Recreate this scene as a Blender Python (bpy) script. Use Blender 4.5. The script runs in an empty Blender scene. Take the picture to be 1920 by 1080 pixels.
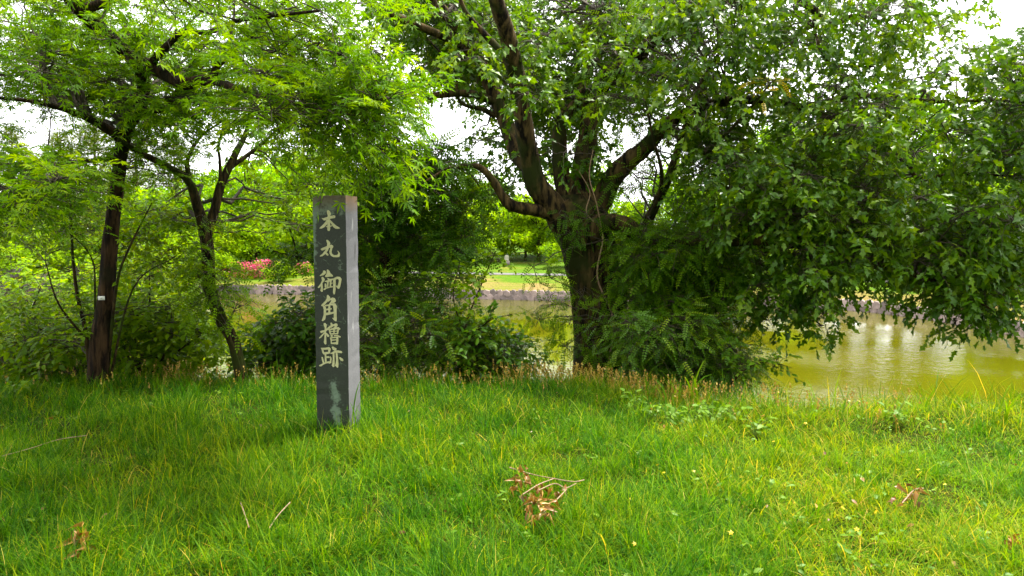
import bpy, bmesh, math, numpy as np
from mathutils import Vector, Matrix

# ------------------------------------------------------------------ camera, light, exposure
S = bpy.context.scene
COL = S.collection
F = 1390.0                      # focal length in photograph pixels (1920 wide)
PITCH = math.radians(4.32)
CAMZ = 1.45
cam = bpy.data.cameras.new('camera')
cam.sensor_width = 36.0
cam.lens = 36.0 * F / 1920.0
cam.clip_start = 0.05
cam.clip_end = 1500
camo = bpy.data.objects.new('camera', cam)
COL.objects.link(camo)
camo.location = (0, 0, CAMZ)
camo.rotation_euler = (math.pi / 2 - PITCH, 0, 0)
S.camera = camo

SUN_EL, SUN_AZ = math.radians(63), math.radians(52)     # azimuth from +Y (view direction) towards +X (right)
W = bpy.data.worlds.new('World')
S.world = W
W.use_nodes = True
nt = W.node_tree
bg = nt.nodes['Background']
sky = nt.nodes.new('ShaderNodeTexSky')
sky.sky_type = 'NISHITA'
sky.sun_disc = False
sky.sun_elevation = SUN_EL
sky.sun_rotation = SUN_AZ
sky.dust_density = 4.0
hs = nt.nodes.new('ShaderNodeHueSaturation')
hs.inputs['Saturation'].default_value = 0.12
mx = nt.nodes.new('ShaderNodeMix')
mx.data_type = 'RGBA'
mx.inputs[0].default_value = 0.55
mx.inputs[7].default_value = (9.0, 9.0, 9.2, 1)          # bright cloud layer
nt.links.new(sky.outputs[0], hs.inputs['Color'])
nt.links.new(hs.outputs[0], mx.inputs[6])
nt.links.new(mx.outputs[2], bg.inputs['Color'])
bg.inputs['Strength'].default_value = 0.065
sun = bpy.data.lights.new('sun', 'SUN')
sun.energy = 1.5
sun.angle = math.radians(11)
sun.color = (1.0, 0.95, 0.84)
suno = bpy.data.objects.new('sun', sun)
COL.objects.link(suno)
sd = Vector((math.sin(SUN_AZ) * math.cos(SUN_EL), math.cos(SUN_AZ) * math.cos(SUN_EL), math.sin(SUN_EL)))
suno.rotation_euler = sd.to_track_quat('Z', 'Y').to_euler()
suno.location = (10, 5, 20)
vs = S.view_settings
vs.view_transform = 'Standard'
vs.look = 'None'
vs.gamma = 1
vs.use_curve_mapping = False
vs.exposure = 3.0
S.render.engine = 'CYCLES'
S.cycles.use_denoising = True
S.cycles.max_bounces = 8
S.cycles.diffuse_bounces = 4
S.cycles.glossy_bounces = 3
S.cycles.transmission_bounces = 5
S.cycles.sample_clamp_indirect = 6

# ------------------------------------------------------------------ helpers
rng = np.random.default_rng(7)
cP, sP = math.cos(PITCH), math.sin(PITCH)


def at(px, py, Y):
    """world point whose distance ahead is Y and which is seen at photograph pixel (px, py)"""
    a, b = (px - 960) / F, (540 - py) / F
    d = np.array((a, cP + b * sP, -sP + b * cP))
    return np.array((0, 0, CAMZ)) + d * (Y / d[1])


def proj(P):
    q = P - np.array((0, 0, CAMZ))
    dep = q[:, 1] * cP - q[:, 2] * sP
    up = q[:, 1] * sP + q[:, 2] * cP
    dep = np.maximum(dep, 1e-3)
    return 960 + F * q[:, 0] / dep, 540 - F * up / dep, dep


def nrm(v):
    return v / np.maximum(np.linalg.norm(v, axis=-1, keepdims=True), 1e-9)


def sstep(a, b, x):
    t = np.clip((np.asarray(x, float) - a) / (b - a), 0, 1)
    return t * t * (3 - 2 * t)


def tag(o, label=None, cat=None, group=None, kind=None):
    if label: o['label'] = label
    if cat: o['category'] = cat
    if group: o['group'] = group
    if kind: o['kind'] = kind
    return o


def link(name, data, parent=None, loc=None):
    o = bpy.data.objects.new(name, data)
    COL.objects.link(o)
    if parent is not None: o.parent = parent
    if loc is not None: o.location = tuple(loc)
    return o


def thing(name, label, cat, loc=(0, 0, 0), group=None):
    return tag(link(name, None, None, loc), label, cat, group)


def mesh(name, V, Fc, mat, smooth=False, tint=None):
    """V (n,3), Fc (m,k) all faces of one size; tint: value per face"""
    me = bpy.data.meshes.new(name)
    V = np.ascontiguousarray(V, np.float32)
    Fc = np.ascontiguousarray(Fc, np.int32)
    m, k = Fc.shape
    me.vertices.add(len(V))
    me.vertices.foreach_set('co', V.ravel())
    me.loops.add(m * k)
    me.loops.foreach_set('vertex_index', Fc.ravel())
    me.polygons.add(m)
    me.polygons.foreach_set('loop_start', np.arange(0, m * k, k, dtype=np.int32))
    me.polygons.foreach_set('loop_total', np.full(m, k, np.int32))
    if smooth: me.polygons.foreach_set('use_smooth', np.ones(m, bool))
    if mat is not None: me.materials.append(mat)
    if tint is not None:
        at_ = me.attributes.new('tint', 'FLOAT', 'FACE')
        at_.data.foreach_set('value', np.ascontiguousarray(tint, np.float32))
    me.update(calc_edges=True)
    return me


def part(name, V, Fc, mat, parent, smooth=False, tint=None, kind=None):
    """mesh object under parent, V in world coordinates"""
    off = np.array(parent.location) if parent is not None else np.zeros(3)
    o = link(name, mesh(name, np.asarray(V) - off, Fc, mat, smooth, tint), parent)
    if kind: o['kind'] = kind
    return o


def cat(parts):
    """join [(V, F)] of one face size"""
    Vs, Fs, n = [], [], 0
    for V, Fc in parts:
        Vs.append(V)
        Fs.append(np.asarray(Fc) + n)
        n += len(V)
    return np.concatenate(Vs), np.concatenate(Fs)


def vnoise(P, scale, seed=0):
    """cheap smooth noise in -1..1 from sines"""
    r = np.random.default_rng(seed)
    out = np.zeros(len(P))
    for i in range(5):
        k = r.normal(size=3) * scale * (1.0 + 0.5 * i)
        out += np.sin(P @ k + r.uniform(0, 6.28)) / (1 + 0.5 * i)
    return out / 3.0


def spline(pts, n):
    """Catmull-Rom through rows of pts (any width), n samples per span"""
    P = np.asarray(pts, float)
    Q = np.vstack([2 * P[0] - P[1], P, 2 * P[-1] - P[-2]])
    out = []
    for i in range(1, len(Q) - 2):
        p0, p1, p2, p3 = Q[i - 1], Q[i], Q[i + 1], Q[i + 2]
        for t in np.linspace(0, 1, n, endpoint=False):
            out.append(0.5 * (2 * p1 + (p2 - p0) * t + (2 * p0 - 5 * p1 + 4 * p2 - p3) * t * t + (3 * p1 - p0 - 3 * p2 + p3) * t ** 3))
    out.append(P[-1])
    return np.array(out)


def tubes(P, R, sides=3, knob=0.0, seed=1):
    """batch of tubes: P (N,K,3), R (N,K) -> V, quads"""
    N, K, _ = P.shape
    T = np.empty_like(P)
    T[:, 1:-1] = P[:, 2:] - P[:, :-2]
    T[:, 0] = P[:, 1] - P[:, 0]
    T[:, -1] = P[:, -1] - P[:, -2]
    T = nrm(T)
    ref = np.where(np.abs(T[:, :1, 2:3]) > 0.9, np.array((1.0, 0, 0)), np.array((0, 0, 1.0)))
    A = np.empty_like(T)
    A[:, 0] = nrm(np.cross(T[:, 0], ref[:, 0]))
    for k in range(1, K):
        a = A[:, k - 1] - T[:, k] * np.sum(A[:, k - 1] * T[:, k], -1, keepdims=True)
        A[:, k] = nrm(a)
    B = np.cross(T, A)
    ang = np.arange(sides) * 2 * math.pi / sides
    V = (P[:, :, None] + R[:, :, None, None] * (np.cos(ang)[None, None, :, None] * A[:, :, None] + np.sin(ang)[None, None, :, None] * B[:, :, None]))
    if knob:
        flat = V.reshape(-1, 3)
        nn = vnoise(flat * np.array((1, 1, .35)), 16, seed) * .6 + vnoise(flat * np.array((1, 1, .5)), 40, seed + 5) * .4
        cen = np.repeat(P.reshape(-1, 3), sides, 0)
        V = (cen + (flat - cen) * (1 + knob * nn[:, None])).reshape(V.shape)
    idx = np.arange(N * K * sides).reshape(N, K, sides)
    a = idx[:, :-1, :]
    b = idx[:, 1:, :]
    Fq = np.stack([a, np.roll(a, -1, 2), np.roll(b, -1, 2), b], -1).reshape(-1, 4)
    return V.reshape(-1, 3), Fq


def limb(pts, sides=12, n=8, knob=0.12, seed=1):
    """pts rows (x,y,z,r)"""
    s = spline(pts, n)
    return tubes(s[None, :, :3], np.maximum(s[None, :, 3], .002), sides, knob, seed)


def pxlimb(rows):
    """rows (px,py,Y,r) -> rows (x,y,z,r)"""
    return [tuple(at(a, b, c)) + (r,) for a, b, c, r in rows]


# ------------------------------------------------------------------ materials
def newmat(name):
    m = bpy.data.materials.new(name)
    m.use_nodes = True
    t = m.node_tree
    for n in list(t.nodes): t.nodes.remove(n)
    out = t.nodes.new('ShaderNodeOutputMaterial')
    return m, t, out


def N(t, typ, **kw):
    n = t.nodes.new(typ)
    for k, v in kw.items():
        if k in n.inputs: n.inputs[k].default_value = v
        else: setattr(n, k, v)
    return n


def ramp(t, stops, src=None):
    r = t.nodes.new('ShaderNodeValToRGB')
    e = r.color_ramp.elements
    while len(e) < len(stops): e.new(0.5)
    for i, (p, c) in enumerate(stops):
        e[i].position = p
        e[i].color = tuple(c) + (1,)
    if src is not None: t.links.new(src, r.inputs[0])
    return r


def leafmat(name, stops, trans=0.42, tcol=(1.7, 1.45, 0.35), rough=0.42, spec=0.45, patch=None):
    m, t, out = newmat(name)
    a = N(t, 'ShaderNodeAttribute', attribute_name='tint')
    r = ramp(t, stops, a.outputs['Fac'])
    colr = r.outputs[0]
    if patch:                                    # broad natural variation over the ground
        g = N(t, 'ShaderNodeNewGeometry')
        nz = N(t, 'ShaderNodeTexNoise', Scale=patch[0], Detail=3.0)
        t.links.new(g.outputs['Position'], nz.inputs['Vector'])
        rp = ramp(t, [(0.38, patch[1]), (0.62, patch[2])], nz.outputs[0])
        mm = N(t, 'ShaderNodeMix', data_type='RGBA', blend_type='MULTIPLY')
        mm.inputs[0].default_value = 1
        t.links.new(colr, mm.inputs[6])
        t.links.new(rp.outputs[0], mm.inputs[7])
        colr = mm.outputs[2]
    p = N(t, 'ShaderNodeBsdfPrincipled', Roughness=rough)
    p.inputs['Specular IOR Level'].default_value = spec
    t.links.new(colr, p.inputs['Base Color'])
    tr = N(t, 'ShaderNodeBsdfTranslucent')
    m2 = N(t, 'ShaderNodeMix', data_type='RGBA', blend_type='MULTIPLY')
    m2.inputs[0].default_value = 1
    m2.inputs[7].default_value = tcol + (1,)
    t.links.new(colr, m2.inputs[6])
    t.links.new(m2.outputs[2], tr.inputs['Color'])
    ms = N(t, 'ShaderNodeMixShader')
    ms.inputs[0].default_value = trans
    t.links.new(p.outputs[0], ms.inputs[1])
    t.links.new(tr.outputs[0], ms.inputs[2])
    t.links.new(ms.outputs[0], out.inputs[0])
    return m


def barkmat(name, c1, c2, scale=1.0, moss=None):
    m, t, out = newmat(name)
    tc = N(t, 'ShaderNodeNewGeometry')
    mp = N(t, 'ShaderNodeMapping')
    mp.inputs['Scale'].default_value = (1, 1, 0.16)
    t.links.new(tc.outputs['Position'], mp.inputs[0])
    v = N(t, 'ShaderNodeTexNoise', Scale=20 * scale, Detail=8.0, Roughness=.62, Distortion=.3)
    nz2 = N(t, 'ShaderNodeTexNoise', Scale=3.0, Detail=5.0)
    t.links.new(mp.outputs[0], v.inputs['Vector'])
    t.links.new(tc.outputs['Position'], nz2.inputs['Vector'])
    ad = v
    r = ramp(t, [(0.41, c1), (0.62, c2)], v.outputs[0])
    colr = r.outputs[0]
    if moss:
        rm = ramp(t, [(0.48, (0, 0, 0)), (0.62, (1, 1, 1))], nz2.outputs[0])
        mm = N(t, 'ShaderNodeMix', data_type='RGBA')
        t.links.new(rm.outputs[0], mm.inputs[0])
        t.links.new(colr, mm.inputs[6])
        mm.inputs[7].default_value = moss + (1,)
        colr = mm.outputs[2]
    p = N(t, 'ShaderNodeBsdfPrincipled', Roughness=0.9)
    p.inputs['Specular IOR Level'].default_value = .12
    t.links.new(colr, p.inputs['Base Color'])
    b = N(t, 'ShaderNodeBump', Strength=0.9, Distance=0.03)
    t.links.new(ad.outputs[0], b.inputs['Height'])
    t.links.new(b.outputs[0], p.inputs['Normal'])
    t.links.new(p.outputs[0], out.inputs[0])
    return m


def plain(name, c1, c2, scale, rough=0.85, bump=0.3, dist=0.02, detail=6.0):
    m, t, out = newmat(name)
    g = N(t, 'ShaderNodeNewGeometry')
    nz = N(t, 'ShaderNodeTexNoise', Scale=scale, Detail=detail, Roughness=0.65)
    t.links.new(g.outputs['Position'], nz.inputs['Vector'])
    r = ramp(t, [(0.3, c1), (0.7, c2)], nz.outputs[0])
    p = N(t, 'ShaderNodeBsdfPrincipled', Roughness=rough)
    t.links.new(r.outputs[0], p.inputs['Base Color'])
    b = N(t, 'ShaderNodeBump', Strength=bump, Distance=dist)
    t.links.new(nz.outputs[0], b.inputs['Height'])
    t.links.new(b.outputs[0], p.inputs['Normal'])
    t.links.new(p.outputs[0], out.inputs[0])
    return m


M = {}
M['maple'] = leafmat('maple_leaf', [(0, (0.0342, 0.105, 0.0005)), (0.6, (0.0903, 0.21, 0.0008)), (1, (0.183, 0.3, 0.001))], .5, rough=.5, spec=.12)
M['oak'] = leafmat('oak_leaf', [(0, (0.0186, 0.0688, 0.001)), (0.6, (0.0619, 0.1505, 0.001)), (1, (0.1548, 0.258, 0.002))], .42, rough=.42, spec=.32)
M['locust'] = leafmat('locust_leaf', [(0, (0.0221, 0.0738, 0.0008)), (0.6, (0.0607, 0.1485, 0.001)), (1, (0.1325, 0.225, 0.001))], .45, rough=.5, spec=.12)
M['vine'] = leafmat('vine_leaf', [(0, (0.0166, 0.0594, 0.0008)), (0.6, (0.0435, 0.117, 0.001)), (1, (0.1139, 0.198, 0.001))], .42, rough=.5, spec=.12)
M['grove'] = leafmat('broad_leaf', [(0, (0.0438, 0.11, 0.0005)), (0.6, (0.1063, 0.21, 0.0008)), (1, (0.2, 0.29, 0.001))], .5, rough=.5, spec=.12)
M['shrub'] = leafmat('shrub_leaf', [(0, (0.0216, 0.078, 0.001)), (0.6, (0.066, 0.165, 0.001)), (1, (0.192, 0.28, 0.002))], .4, rough=.45, spec=.3)
M['lime'] = leafmat('sunny_shrub_leaf', [(0, (.095, .22, .001)), (.7, (.17, .30, .001)), (1, (.28, .36, .002))], .5, rough=.6, spec=.1)
M['far'] = leafmat('far_leaf', [(0, (0.0585, 0.14, 0.001)), (0.6, (0.1274, 0.24, 0.001)), (1, (0.208, 0.3, 0.002))], .55, (1.9, 1.9, .3), rough=.6, spec=.1)
M['far2'] = leafmat('far_leaf_yellow', [(0, (0.084, 0.165, 0.001)), (0.6, (0.15, 0.25, 0.001)), (1, (0.24, 0.32, 0.002))], .55, (1.9, 1.9, .3), rough=.6, spec=.1)
M['pine'] = leafmat('pine_needle', [(0, (.05, .085, .010)), (1, (.11, .15, .015))], .3, spec=.1)
M['pink'] = leafmat('azalea_pink', [(0, (.45, .03, .09)), (1, (.70, .13, .24))], .3, (1.1, 1, 1))
M['orange'] = leafmat('azalea_orange', [(0, (.50, .09, .06)), (1, (.62, .20, .12))], .3, (1.1, 1, 1))
M['yellow'] = leafmat('yellow_petal', [(0, (.75, .50, .01)), (1, (.8, .6, .01))], .25, (1.1, 1, 1))
M['gold'] = leafmat('yellowed_leaf', [(0, (.36, .34, .004)), (1, (.50, .36, .006))], .4, (1.2, 1.1, .8))
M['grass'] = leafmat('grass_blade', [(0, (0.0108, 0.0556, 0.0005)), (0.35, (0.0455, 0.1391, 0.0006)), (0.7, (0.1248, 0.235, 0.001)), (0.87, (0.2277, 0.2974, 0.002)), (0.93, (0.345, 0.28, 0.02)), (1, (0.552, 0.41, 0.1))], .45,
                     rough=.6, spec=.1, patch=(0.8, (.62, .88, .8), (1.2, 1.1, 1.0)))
M['straw'] = leafmat('dry_grass', [(0, (.20, .13, .01)), (.6, (.36, .22, .03)), (1, (.45, .32, .06))], .3, (1.1, 1.05, .9))
M['weed'] = leafmat('weed_leaf', [(0, (.06, .16, .003)), (1, (.15, .26, .010))], .4, rough=.5, spec=.2)
M['deadleaf'] = leafmat('dead_leaf', [(0, (.09, .036, .004)), (.5, (.21, .09, .011)), (1, (.36, .19, .035))], .15, (1.1, 1, .8))
M['bark_oak'] = barkmat('oak_bark', (.005, .0035, .0015), (.088, .058, .020), .8, (.020, .026, .004))
M['bark_maple'] = barkmat('maple_bark', (.006, .0035, .0018), (.052, .029, .013), 1.2, (.012, .011, .004))
M['bark_thin'] = barkmat('thin_bark', (.008, .006, .002), (.06, .040, .014), 1.6, (.025, .035, .004))
M['twig'] = plain('twig', (.018, .012, .005), (.05, .034, .014), 30)
M['drytwig'] = plain('dry_twig', (.16, .09, .045), (.36, .24, .15), 40)
M['stem'] = plain('green_stem', (.05, .10, .01), (.09, .16, .02), 30)


def ground_mat():
    m, t, out = newmat('soil')
    g = N(t, 'ShaderNodeNewGeometry')
    n1 = N(t, 'ShaderNodeTexNoise', Scale=5.0, Detail=8.0, Roughness=.7)
    n2 = N(t, 'ShaderNodeTexNoise', Scale=45.0, Detail=6.0, Roughness=.7)
    for n in (n1, n2): t.links.new(g.outputs['Position'], n.inputs['Vector'])
    r1 = ramp(t, [(.35, (.022, .050, .001)), (.65, (.060, .058, .006))], n1.outputs[0])
    r2 = ramp(t, [(.3, (.35, .35, .35)), (.7, (1.2, 1.2, 1.2))], n2.outputs[0])
    mm = N(t, 'ShaderNodeMix', data_type='RGBA', blend_type='MULTIPLY')
    mm.inputs[0].default_value = 1
    t.links.new(r1.outputs[0], mm.inputs[6])
    t.links.new(r2.outputs[0], mm.inputs[7])
    p = N(t, 'ShaderNodeBsdfPrincipled', Roughness=.95)
    p.inputs['Specular IOR Level'].default_value = .05
    t.links.new(mm.outputs[2], p.inputs['Base Color'])
    b = N(t, 'ShaderNodeBump', Strength=.8, Distance=.03)
    t.links.new(n2.outputs[0], b.inputs['Height'])
    t.links.new(b.outputs[0], p.inputs['Normal'])
    t.links.new(p.outputs[0], out.inputs[0])
    return m


def bank_mat():
    m, t, out = newmat('bank_turf')
    g = N(t, 'ShaderNodeNewGeometry')
    n1 = N(t, 'ShaderNodeTexNoise', Scale=.30, Detail=6.0, Roughness=.6)
    n2 = N(t, 'ShaderNodeTexNoise', Scale=5.0, Detail=8.0, Roughness=.75)
    at_ = N(t, 'ShaderNodeAttribute', attribute_name='tint')
    for n in (n1, n2): t.links.new(g.outputs['Position'], n.inputs['Vector'])
    ad = N(t, 'ShaderNodeMath', operation='ADD')
    t.links.new(n1.outputs[0], ad.inputs[0])
    t.links.new(at_.outputs['Fac'], ad.inputs[1])
    r1 = ramp(t, [(.48, (.068, .135, .005)), (.60, (.13, .145, .016)), (.78, (.21, .145, .055))], ad.outputs[0])
    r2 = ramp(t, [(.3, (.55, .55, .5)), (.7, (1.15, 1.15, 1.15))], n2.outputs[0])
    mm = N(t, 'ShaderNodeMix', data_type='RGBA', blend_type='MULTIPLY')
    mm.inputs[0].default_value = 1
    t.links.new(r1.outputs[0], mm.inputs[6])
    t.links.new(r2.outputs[0], mm.inputs[7])
    p = N(t, 'ShaderNodeBsdfPrincipled', Roughness=.95)
    p.inputs['Specular IOR Level'].default_value = .05
    t.links.new(mm.outputs[2], p.inputs['Base Color'])
    b = N(t, 'ShaderNodeBump', Strength=.8, Distance=.15)
    t.links.new(n2.outputs[0], b.inputs['Height'])
    t.links.new(b.outputs[0], p.inputs['Normal'])
    t.links.new(p.outputs[0], out.inputs[0])
    return m


def water_mat():
    m, t, out = newmat('moat_water')
    g = N(t, 'ShaderNodeNewGeometry')
    n0 = N(t, 'ShaderNodeTexNoise', Scale=.12, Detail=4.0)
    n1 = N(t, 'ShaderNodeTexNoise', Scale=3.2, Detail=3.0, Roughness=.55)
    n2 = N(t, 'ShaderNodeTexNoise', Scale=10, Detail=4.0, Roughness=.6)
    nm = N(t, 'ShaderNodeTexNoise', Scale=.16, Detail=2.0)
    for n in (n0, n1, n2, nm): t.links.new(g.outputs['Position'], n.inputs['Vector'])
    r = ramp(t, [(.35, (.055, .053, .002)), (.65, (.074, .069, .002))], n0.outputs[0])
    p = N(t, 'ShaderNodeBsdfPrincipled', Roughness=.03, IOR=1.33)
    t.links.new(r.outputs[0], p.inputs['Base Color'])
    st = ramp(t, [(.36, (.03, .03, .03)), (.66, (.65, .65, .65))], nm.outputs[0])
    b1 = N(t, 'ShaderNodeBump', Distance=.04)
    t.links.new(st.outputs[0], b1.inputs['Strength'])
    b2 = N(t, 'ShaderNodeBump', Distance=.012)
    t.links.new(st.outputs[0], b2.inputs['Strength'])
    t.links.new(n1.outputs[0], b1.inputs['Height'])
    t.links.new(n2.outputs[0], b2.inputs['Height'])
    t.links.new(b1.outputs[0], b2.inputs['Normal'])
    t.links.new(b2.outputs[0], p.inputs['Normal'])
    t.links.new(p.outputs[0], out.inputs[0])
    return m


# ------------------------------------------------------------------ ground, water, far bank
WATER_Z = -3.0


def edge_y(x):
    x = np.asarray(x, float)
    return 7.6 - 1.45 * sstep(0.4, 2.7, x) + .12 * np.sin(x * 1.7 + 1) + .06 * np.sin(x * 4.3)


def ground_z(x, y):
    x, y = np.asarray(x, float), np.asarray(y, float)
    d = y - edge_y(x)
    slope = .52 - .28 * sstep(-2.5, -6, x)
    fall = slope * (np.sqrt(d * d + .35) + d) * .5
    P = np.stack([x, y, 0 * x], -1).reshape(-1, 3)
    n = vnoise(P, 1.3, 3).reshape(x.shape) * .028 + vnoise(P, 4.0, 4).reshape(x.shape) * .012
    z = n - fall + .0 * np.exp(-((x + 1.3) ** 2 + (y - 5.0) ** 2) / .8) + .10 * np.exp(-((y - edge_y(x) + .45) ** 2) / .2) * sstep(1.2, 2.4, x)
    return np.maximum(z, -4.2)


xs = np.concatenate([np.linspace(-90, -9, 30), np.linspace(-8.5, 8.5, 140), np.linspace(9, 60, 24)])
ys = np.concatenate([np.linspace(-60, 0, 16), np.linspace(.4, 11, 100), np.linspace(11.5, 70, 20)])
X, Y = np.meshgrid(xs, ys, indexing='ij')
V = np.stack([X, Y, ground_z(X, Y)], -1).reshape(-1, 3)
I = np.arange(len(xs) * len(ys)).reshape(len(xs), len(ys))
Fq = np.stack([I[:-1, :-1], I[1:, :-1], I[1:, 1:], I[:-1, 1:]], -1).reshape(-1, 4)
tag(link('ground', mesh('ground', V, Fq, ground_mat(), True)), kind='structure')
tag(link('water', mesh('water', np.array([(-160, 2, WATER_Z), (60, 2, WATER_Z), (60, 90, WATER_Z), (-160, 90, WATER_Z)]), np.array([(0, 1, 2, 3)]), water_mat())), kind='structure')

BANK = spline(np.array([(-150, 75), (-60, 61), (-30, 56), (-16.4, 53), (-1.2, 48.9), (9, 46.4), (15.4, 44.6), (19.6, 41.5), (21.3, 37), (21.7, 32.5), (22.3, 24), (23, 10), (24, -20), (26, -80)]), 8)
SEG = BANK[1:] - BANK[:-1]


def bank_d(p):
    """distance of (x,y) behind the far bank's edge"""
    q = np.asarray(p, float)[None] - BANK[:-1]
    t = np.clip(np.sum(q * SEG, 1) / np.sum(SEG * SEG, 1), 0, 1)
    return np.min(np.linalg.norm(q - t[:, None] * SEG, axis=1))


PROF = np.array([(0, -2.42), (.5, -2.36), (2, -2.25), (7, -1.80), (8.6, -1.74), (16, -1.45), (40, -.6), (90, .4), (260, 2.0)])


def bank_z(x, y):
    return float(np.interp(bank_d((x, y)), PROF[:, 0], PROF[:, 1]))


tn = np.gradient(BANK, axis=0)
tn /= np.linalg.norm(tn, axis=1, keepdims=True)
bn = np.stack([-tn[:, 1], tn[:, 0]], 1)          # outward, away from the water
OFFS = np.array([0, .5, 2, 3.5, 5, 7, 8.6, 11, 16, 25, 40, 90, 260])
rows = []
for d in OFFS:
    z = np.interp(d, PROF[:, 0], PROF[:, 1])
    rows.append(np.column_stack([BANK + bn * d, np.full(len(BANK), z)]))
V = np.concatenate(rows)
nb = len(BANK)
I = np.arange(len(V)).reshape(len(OFFS), nb)
Fq = np.stack([I[:-1, :-1], I[:-1, 1:], I[1:, 1:], I[1:, :-1]], -1).reshape(-1, 4)
tv = np.repeat([.20, .15, .12, .04, -.02, -.02, -.05, -.05, -.05, -.05, -.05, -.05], nb - 1)
tag(link('far_bank', mesh('far_bank', V, Fq, bank_mat(), True, tv)), kind='structure')
V = np.concatenate([np.column_stack([BANK + bn * d, np.full(nb, np.interp(d, PROF[:, 0], PROF[:, 1]) + .03)]) for d in (7.0, 8.5)])
I = np.arange(2 * nb).reshape(2, nb)
tag(link('path', mesh('path', V, np.stack([I[:-1, :-1], I[:-1, 1:], I[1:, 1:], I[1:, :-1]], -1).reshape(-1, 4), plain('gravel_path', (.055, .050, .048), (.10, .09, .085), 6), True)), kind='structure')


# retaining wall of set stones
def arc(P):
    return np.concatenate([[0], np.cumsum(np.linalg.norm(P[1:] - P[:-1], axis=1))])


BA = arc(BANK)


def bank_at(s):
    p = np.array([np.interp(s, BA, BANK[:, 0]), np.interp(s, BA, BANK[:, 1])])
    q = np.array([np.interp(s + .2, BA, BANK[:, 0]), np.interp(s + .2, BA, BANK[:, 1])])
    t = (q - p) / np.linalg.norm(q - p)
    return p, t


def box(cx, cy, cz, sx, sy, sz):
    V = np.array([(x, y, z) for x in (-1, 1) for y in (-1, 1) for z in (-1, 1)], float) * (sx / 2, sy / 2, sz / 2) + (cx, cy, cz)
    return V, np.array([(0, 1, 3, 2), (4, 6, 7, 5), (0, 4, 5, 1), (2, 3, 7, 6), (0, 2, 6, 4), (1, 5, 7, 3)])


wall = thing('retaining_wall', 'low grey stone retaining wall along the far edge of the moat', 'wall', (BANK[60][0], BANK[60][1], WATER_Z))
dark_joint = plain('wall_joint', (.075, .06, .055), (.12, .10, .09), 8)
V = np.concatenate([np.column_stack([BANK - bn * .02, np.full(nb, z)]) for z in (-3.6, -2.40)])
part('core', V, np.stack([I[:-1, 1:], I[:-1, :-1], I[1:, :-1], I[1:, 1:]], -1).reshape(-1, 4), dark_joint, wall, True)
stone_m = plain('wall_stone', (.13, .10, .09), (.27, .215, .195), 3.5, .85, .6, .05)
_t = stone_m.node_tree
_p = next(n for n in _t.nodes if n.type == 'BSDF_PRINCIPLED')
_src = _p.inputs['Base Color'].links[0].from_socket
_oi = _t.nodes.new('ShaderNodeObjectInfo')
_rr = ramp(_t, [(0, (.55, .55, .55)), (1, (1.35, 1.3, 1.25))], _oi.outputs['Random'])
_mm = _t.nodes.new('ShaderNodeMix')
_mm.data_type, _mm.blend_type = 'RGBA', 'MULTIPLY'
_mm.inputs[0].default_value = 1
_t.links.new(_src, _mm.inputs[6])
_t.links.new(_rr.outputs[0], _mm.inputs[7])
_t.links.new(_mm.outputs[2], _p.inputs['Base Color'])
stone_meshes = []
for k in range(5):
    bm = bmesh.new()
    n = 6
    ring = []
    r = np.random.default_rng(50 + k)
    outl = [(-.5, -.08), (-.12, -.5), (.3, -.48), (.5, .05), (.15, .5), (-.32, .46)]
    for dep, sc in ((0, 1.0), (-.13, .98), (-.19, .80)):
        ring.append([bm.verts.new(((x + r.normal() * .04) * sc, dep + r.normal() * .012, (z + r.normal() * .04) * sc)) for x, z in outl])
    for a, b in zip(ring[:-1], ring[1:]):
        for i in range(n): bm.faces.new((a[i], a[(i + 1) % n], b[(i + 1) % n], b[i]))
    bm.faces.new(ring[-1])
    bmesh.ops.recalc_face_normals(bm, faces=bm.faces)
    me = bpy.data.meshes.new('stone')
    bm.to_mesh(me)
    bm.free()
    me.materials.append(stone_m)
    stone_meshes.append(me)
s_vis = []
for s in np.arange(BA[0], BA[-1], .5):
    p, t = bank_at(s)
    if p[1] > 26 and -19 < p[0]: s_vis.append(s)
for i, s in enumerate(np.arange(s_vis[0], s_vis[-1], .46)):
    for row in range(2):
        if i * 2 + row >= 300: break
        p, t = bank_at(s + (.23 if row else 0))
        o = link('stone', stone_meshes[rng.integers(5)], wall)
        sc = .56 + rng.uniform(-.05, .04)
        o.location = (p[0] - wall.location[0], p[1] - wall.location[1], (.13 if row == 0 else .42) + rng.normal() * .012)
        o.rotation_euler = (rng.normal() * .04, rng.choice((0, math.pi)) + rng.normal() * .5, math.atan2(t[1], t[0]))
        o.scale = (sc * rng.uniform(.85, 1.15), rng.uniform(.4, .7), .50 + rng.uniform(-.06, .05))

# ------------------------------------------------------------------ leaf templates (length 1 along y, normal z)
def tri(V, Fc):
    return np.array(V, float), np.array(Fc, int)


def t_strip(ys, xw, fold=.18, curl=.18):
    V, Fc = [], []
    k = len(ys)
    for y, w in zip(ys, xw):
        z = -curl * y * y
        V += [(0, y, z), (-w, y - .02 * (w > 0), z + fold * w), (w, y - .02 * (w > 0), z + fold * w)]
    for i in range(k - 1):
        a, b = 3 * i, 3 * i + 3
        if xw[i] > 0:
            Fc += [(a, b, a + 1), (a, a + 2, b)]
        if xw[i + 1] > 0:
            Fc += [(a + 1, b, b + 1), (a + 2, b + 2, b)]
    return tri(V, Fc)


def t_maple(lobes):
    V, Fc = [], []
    for ang, L, hw in lobes:
        a = math.radians(ang)
        d = np.array((math.sin(a), math.cos(a)))
        q = np.array((d[1], -d[0]))
        n = len(V)
        base = d * .02
        for p, z in ((base, 0), (d * L * .45 - q * hw, .02), (d * L, -.16 * L), (d * L * .45 + q * hw, .02)):
            V.append((p[0], p[1] + .05, z))
        Fc += [(n, n + 1, n + 2), (n, n + 2, n + 3)]
    return tri(V, Fc)


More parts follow.
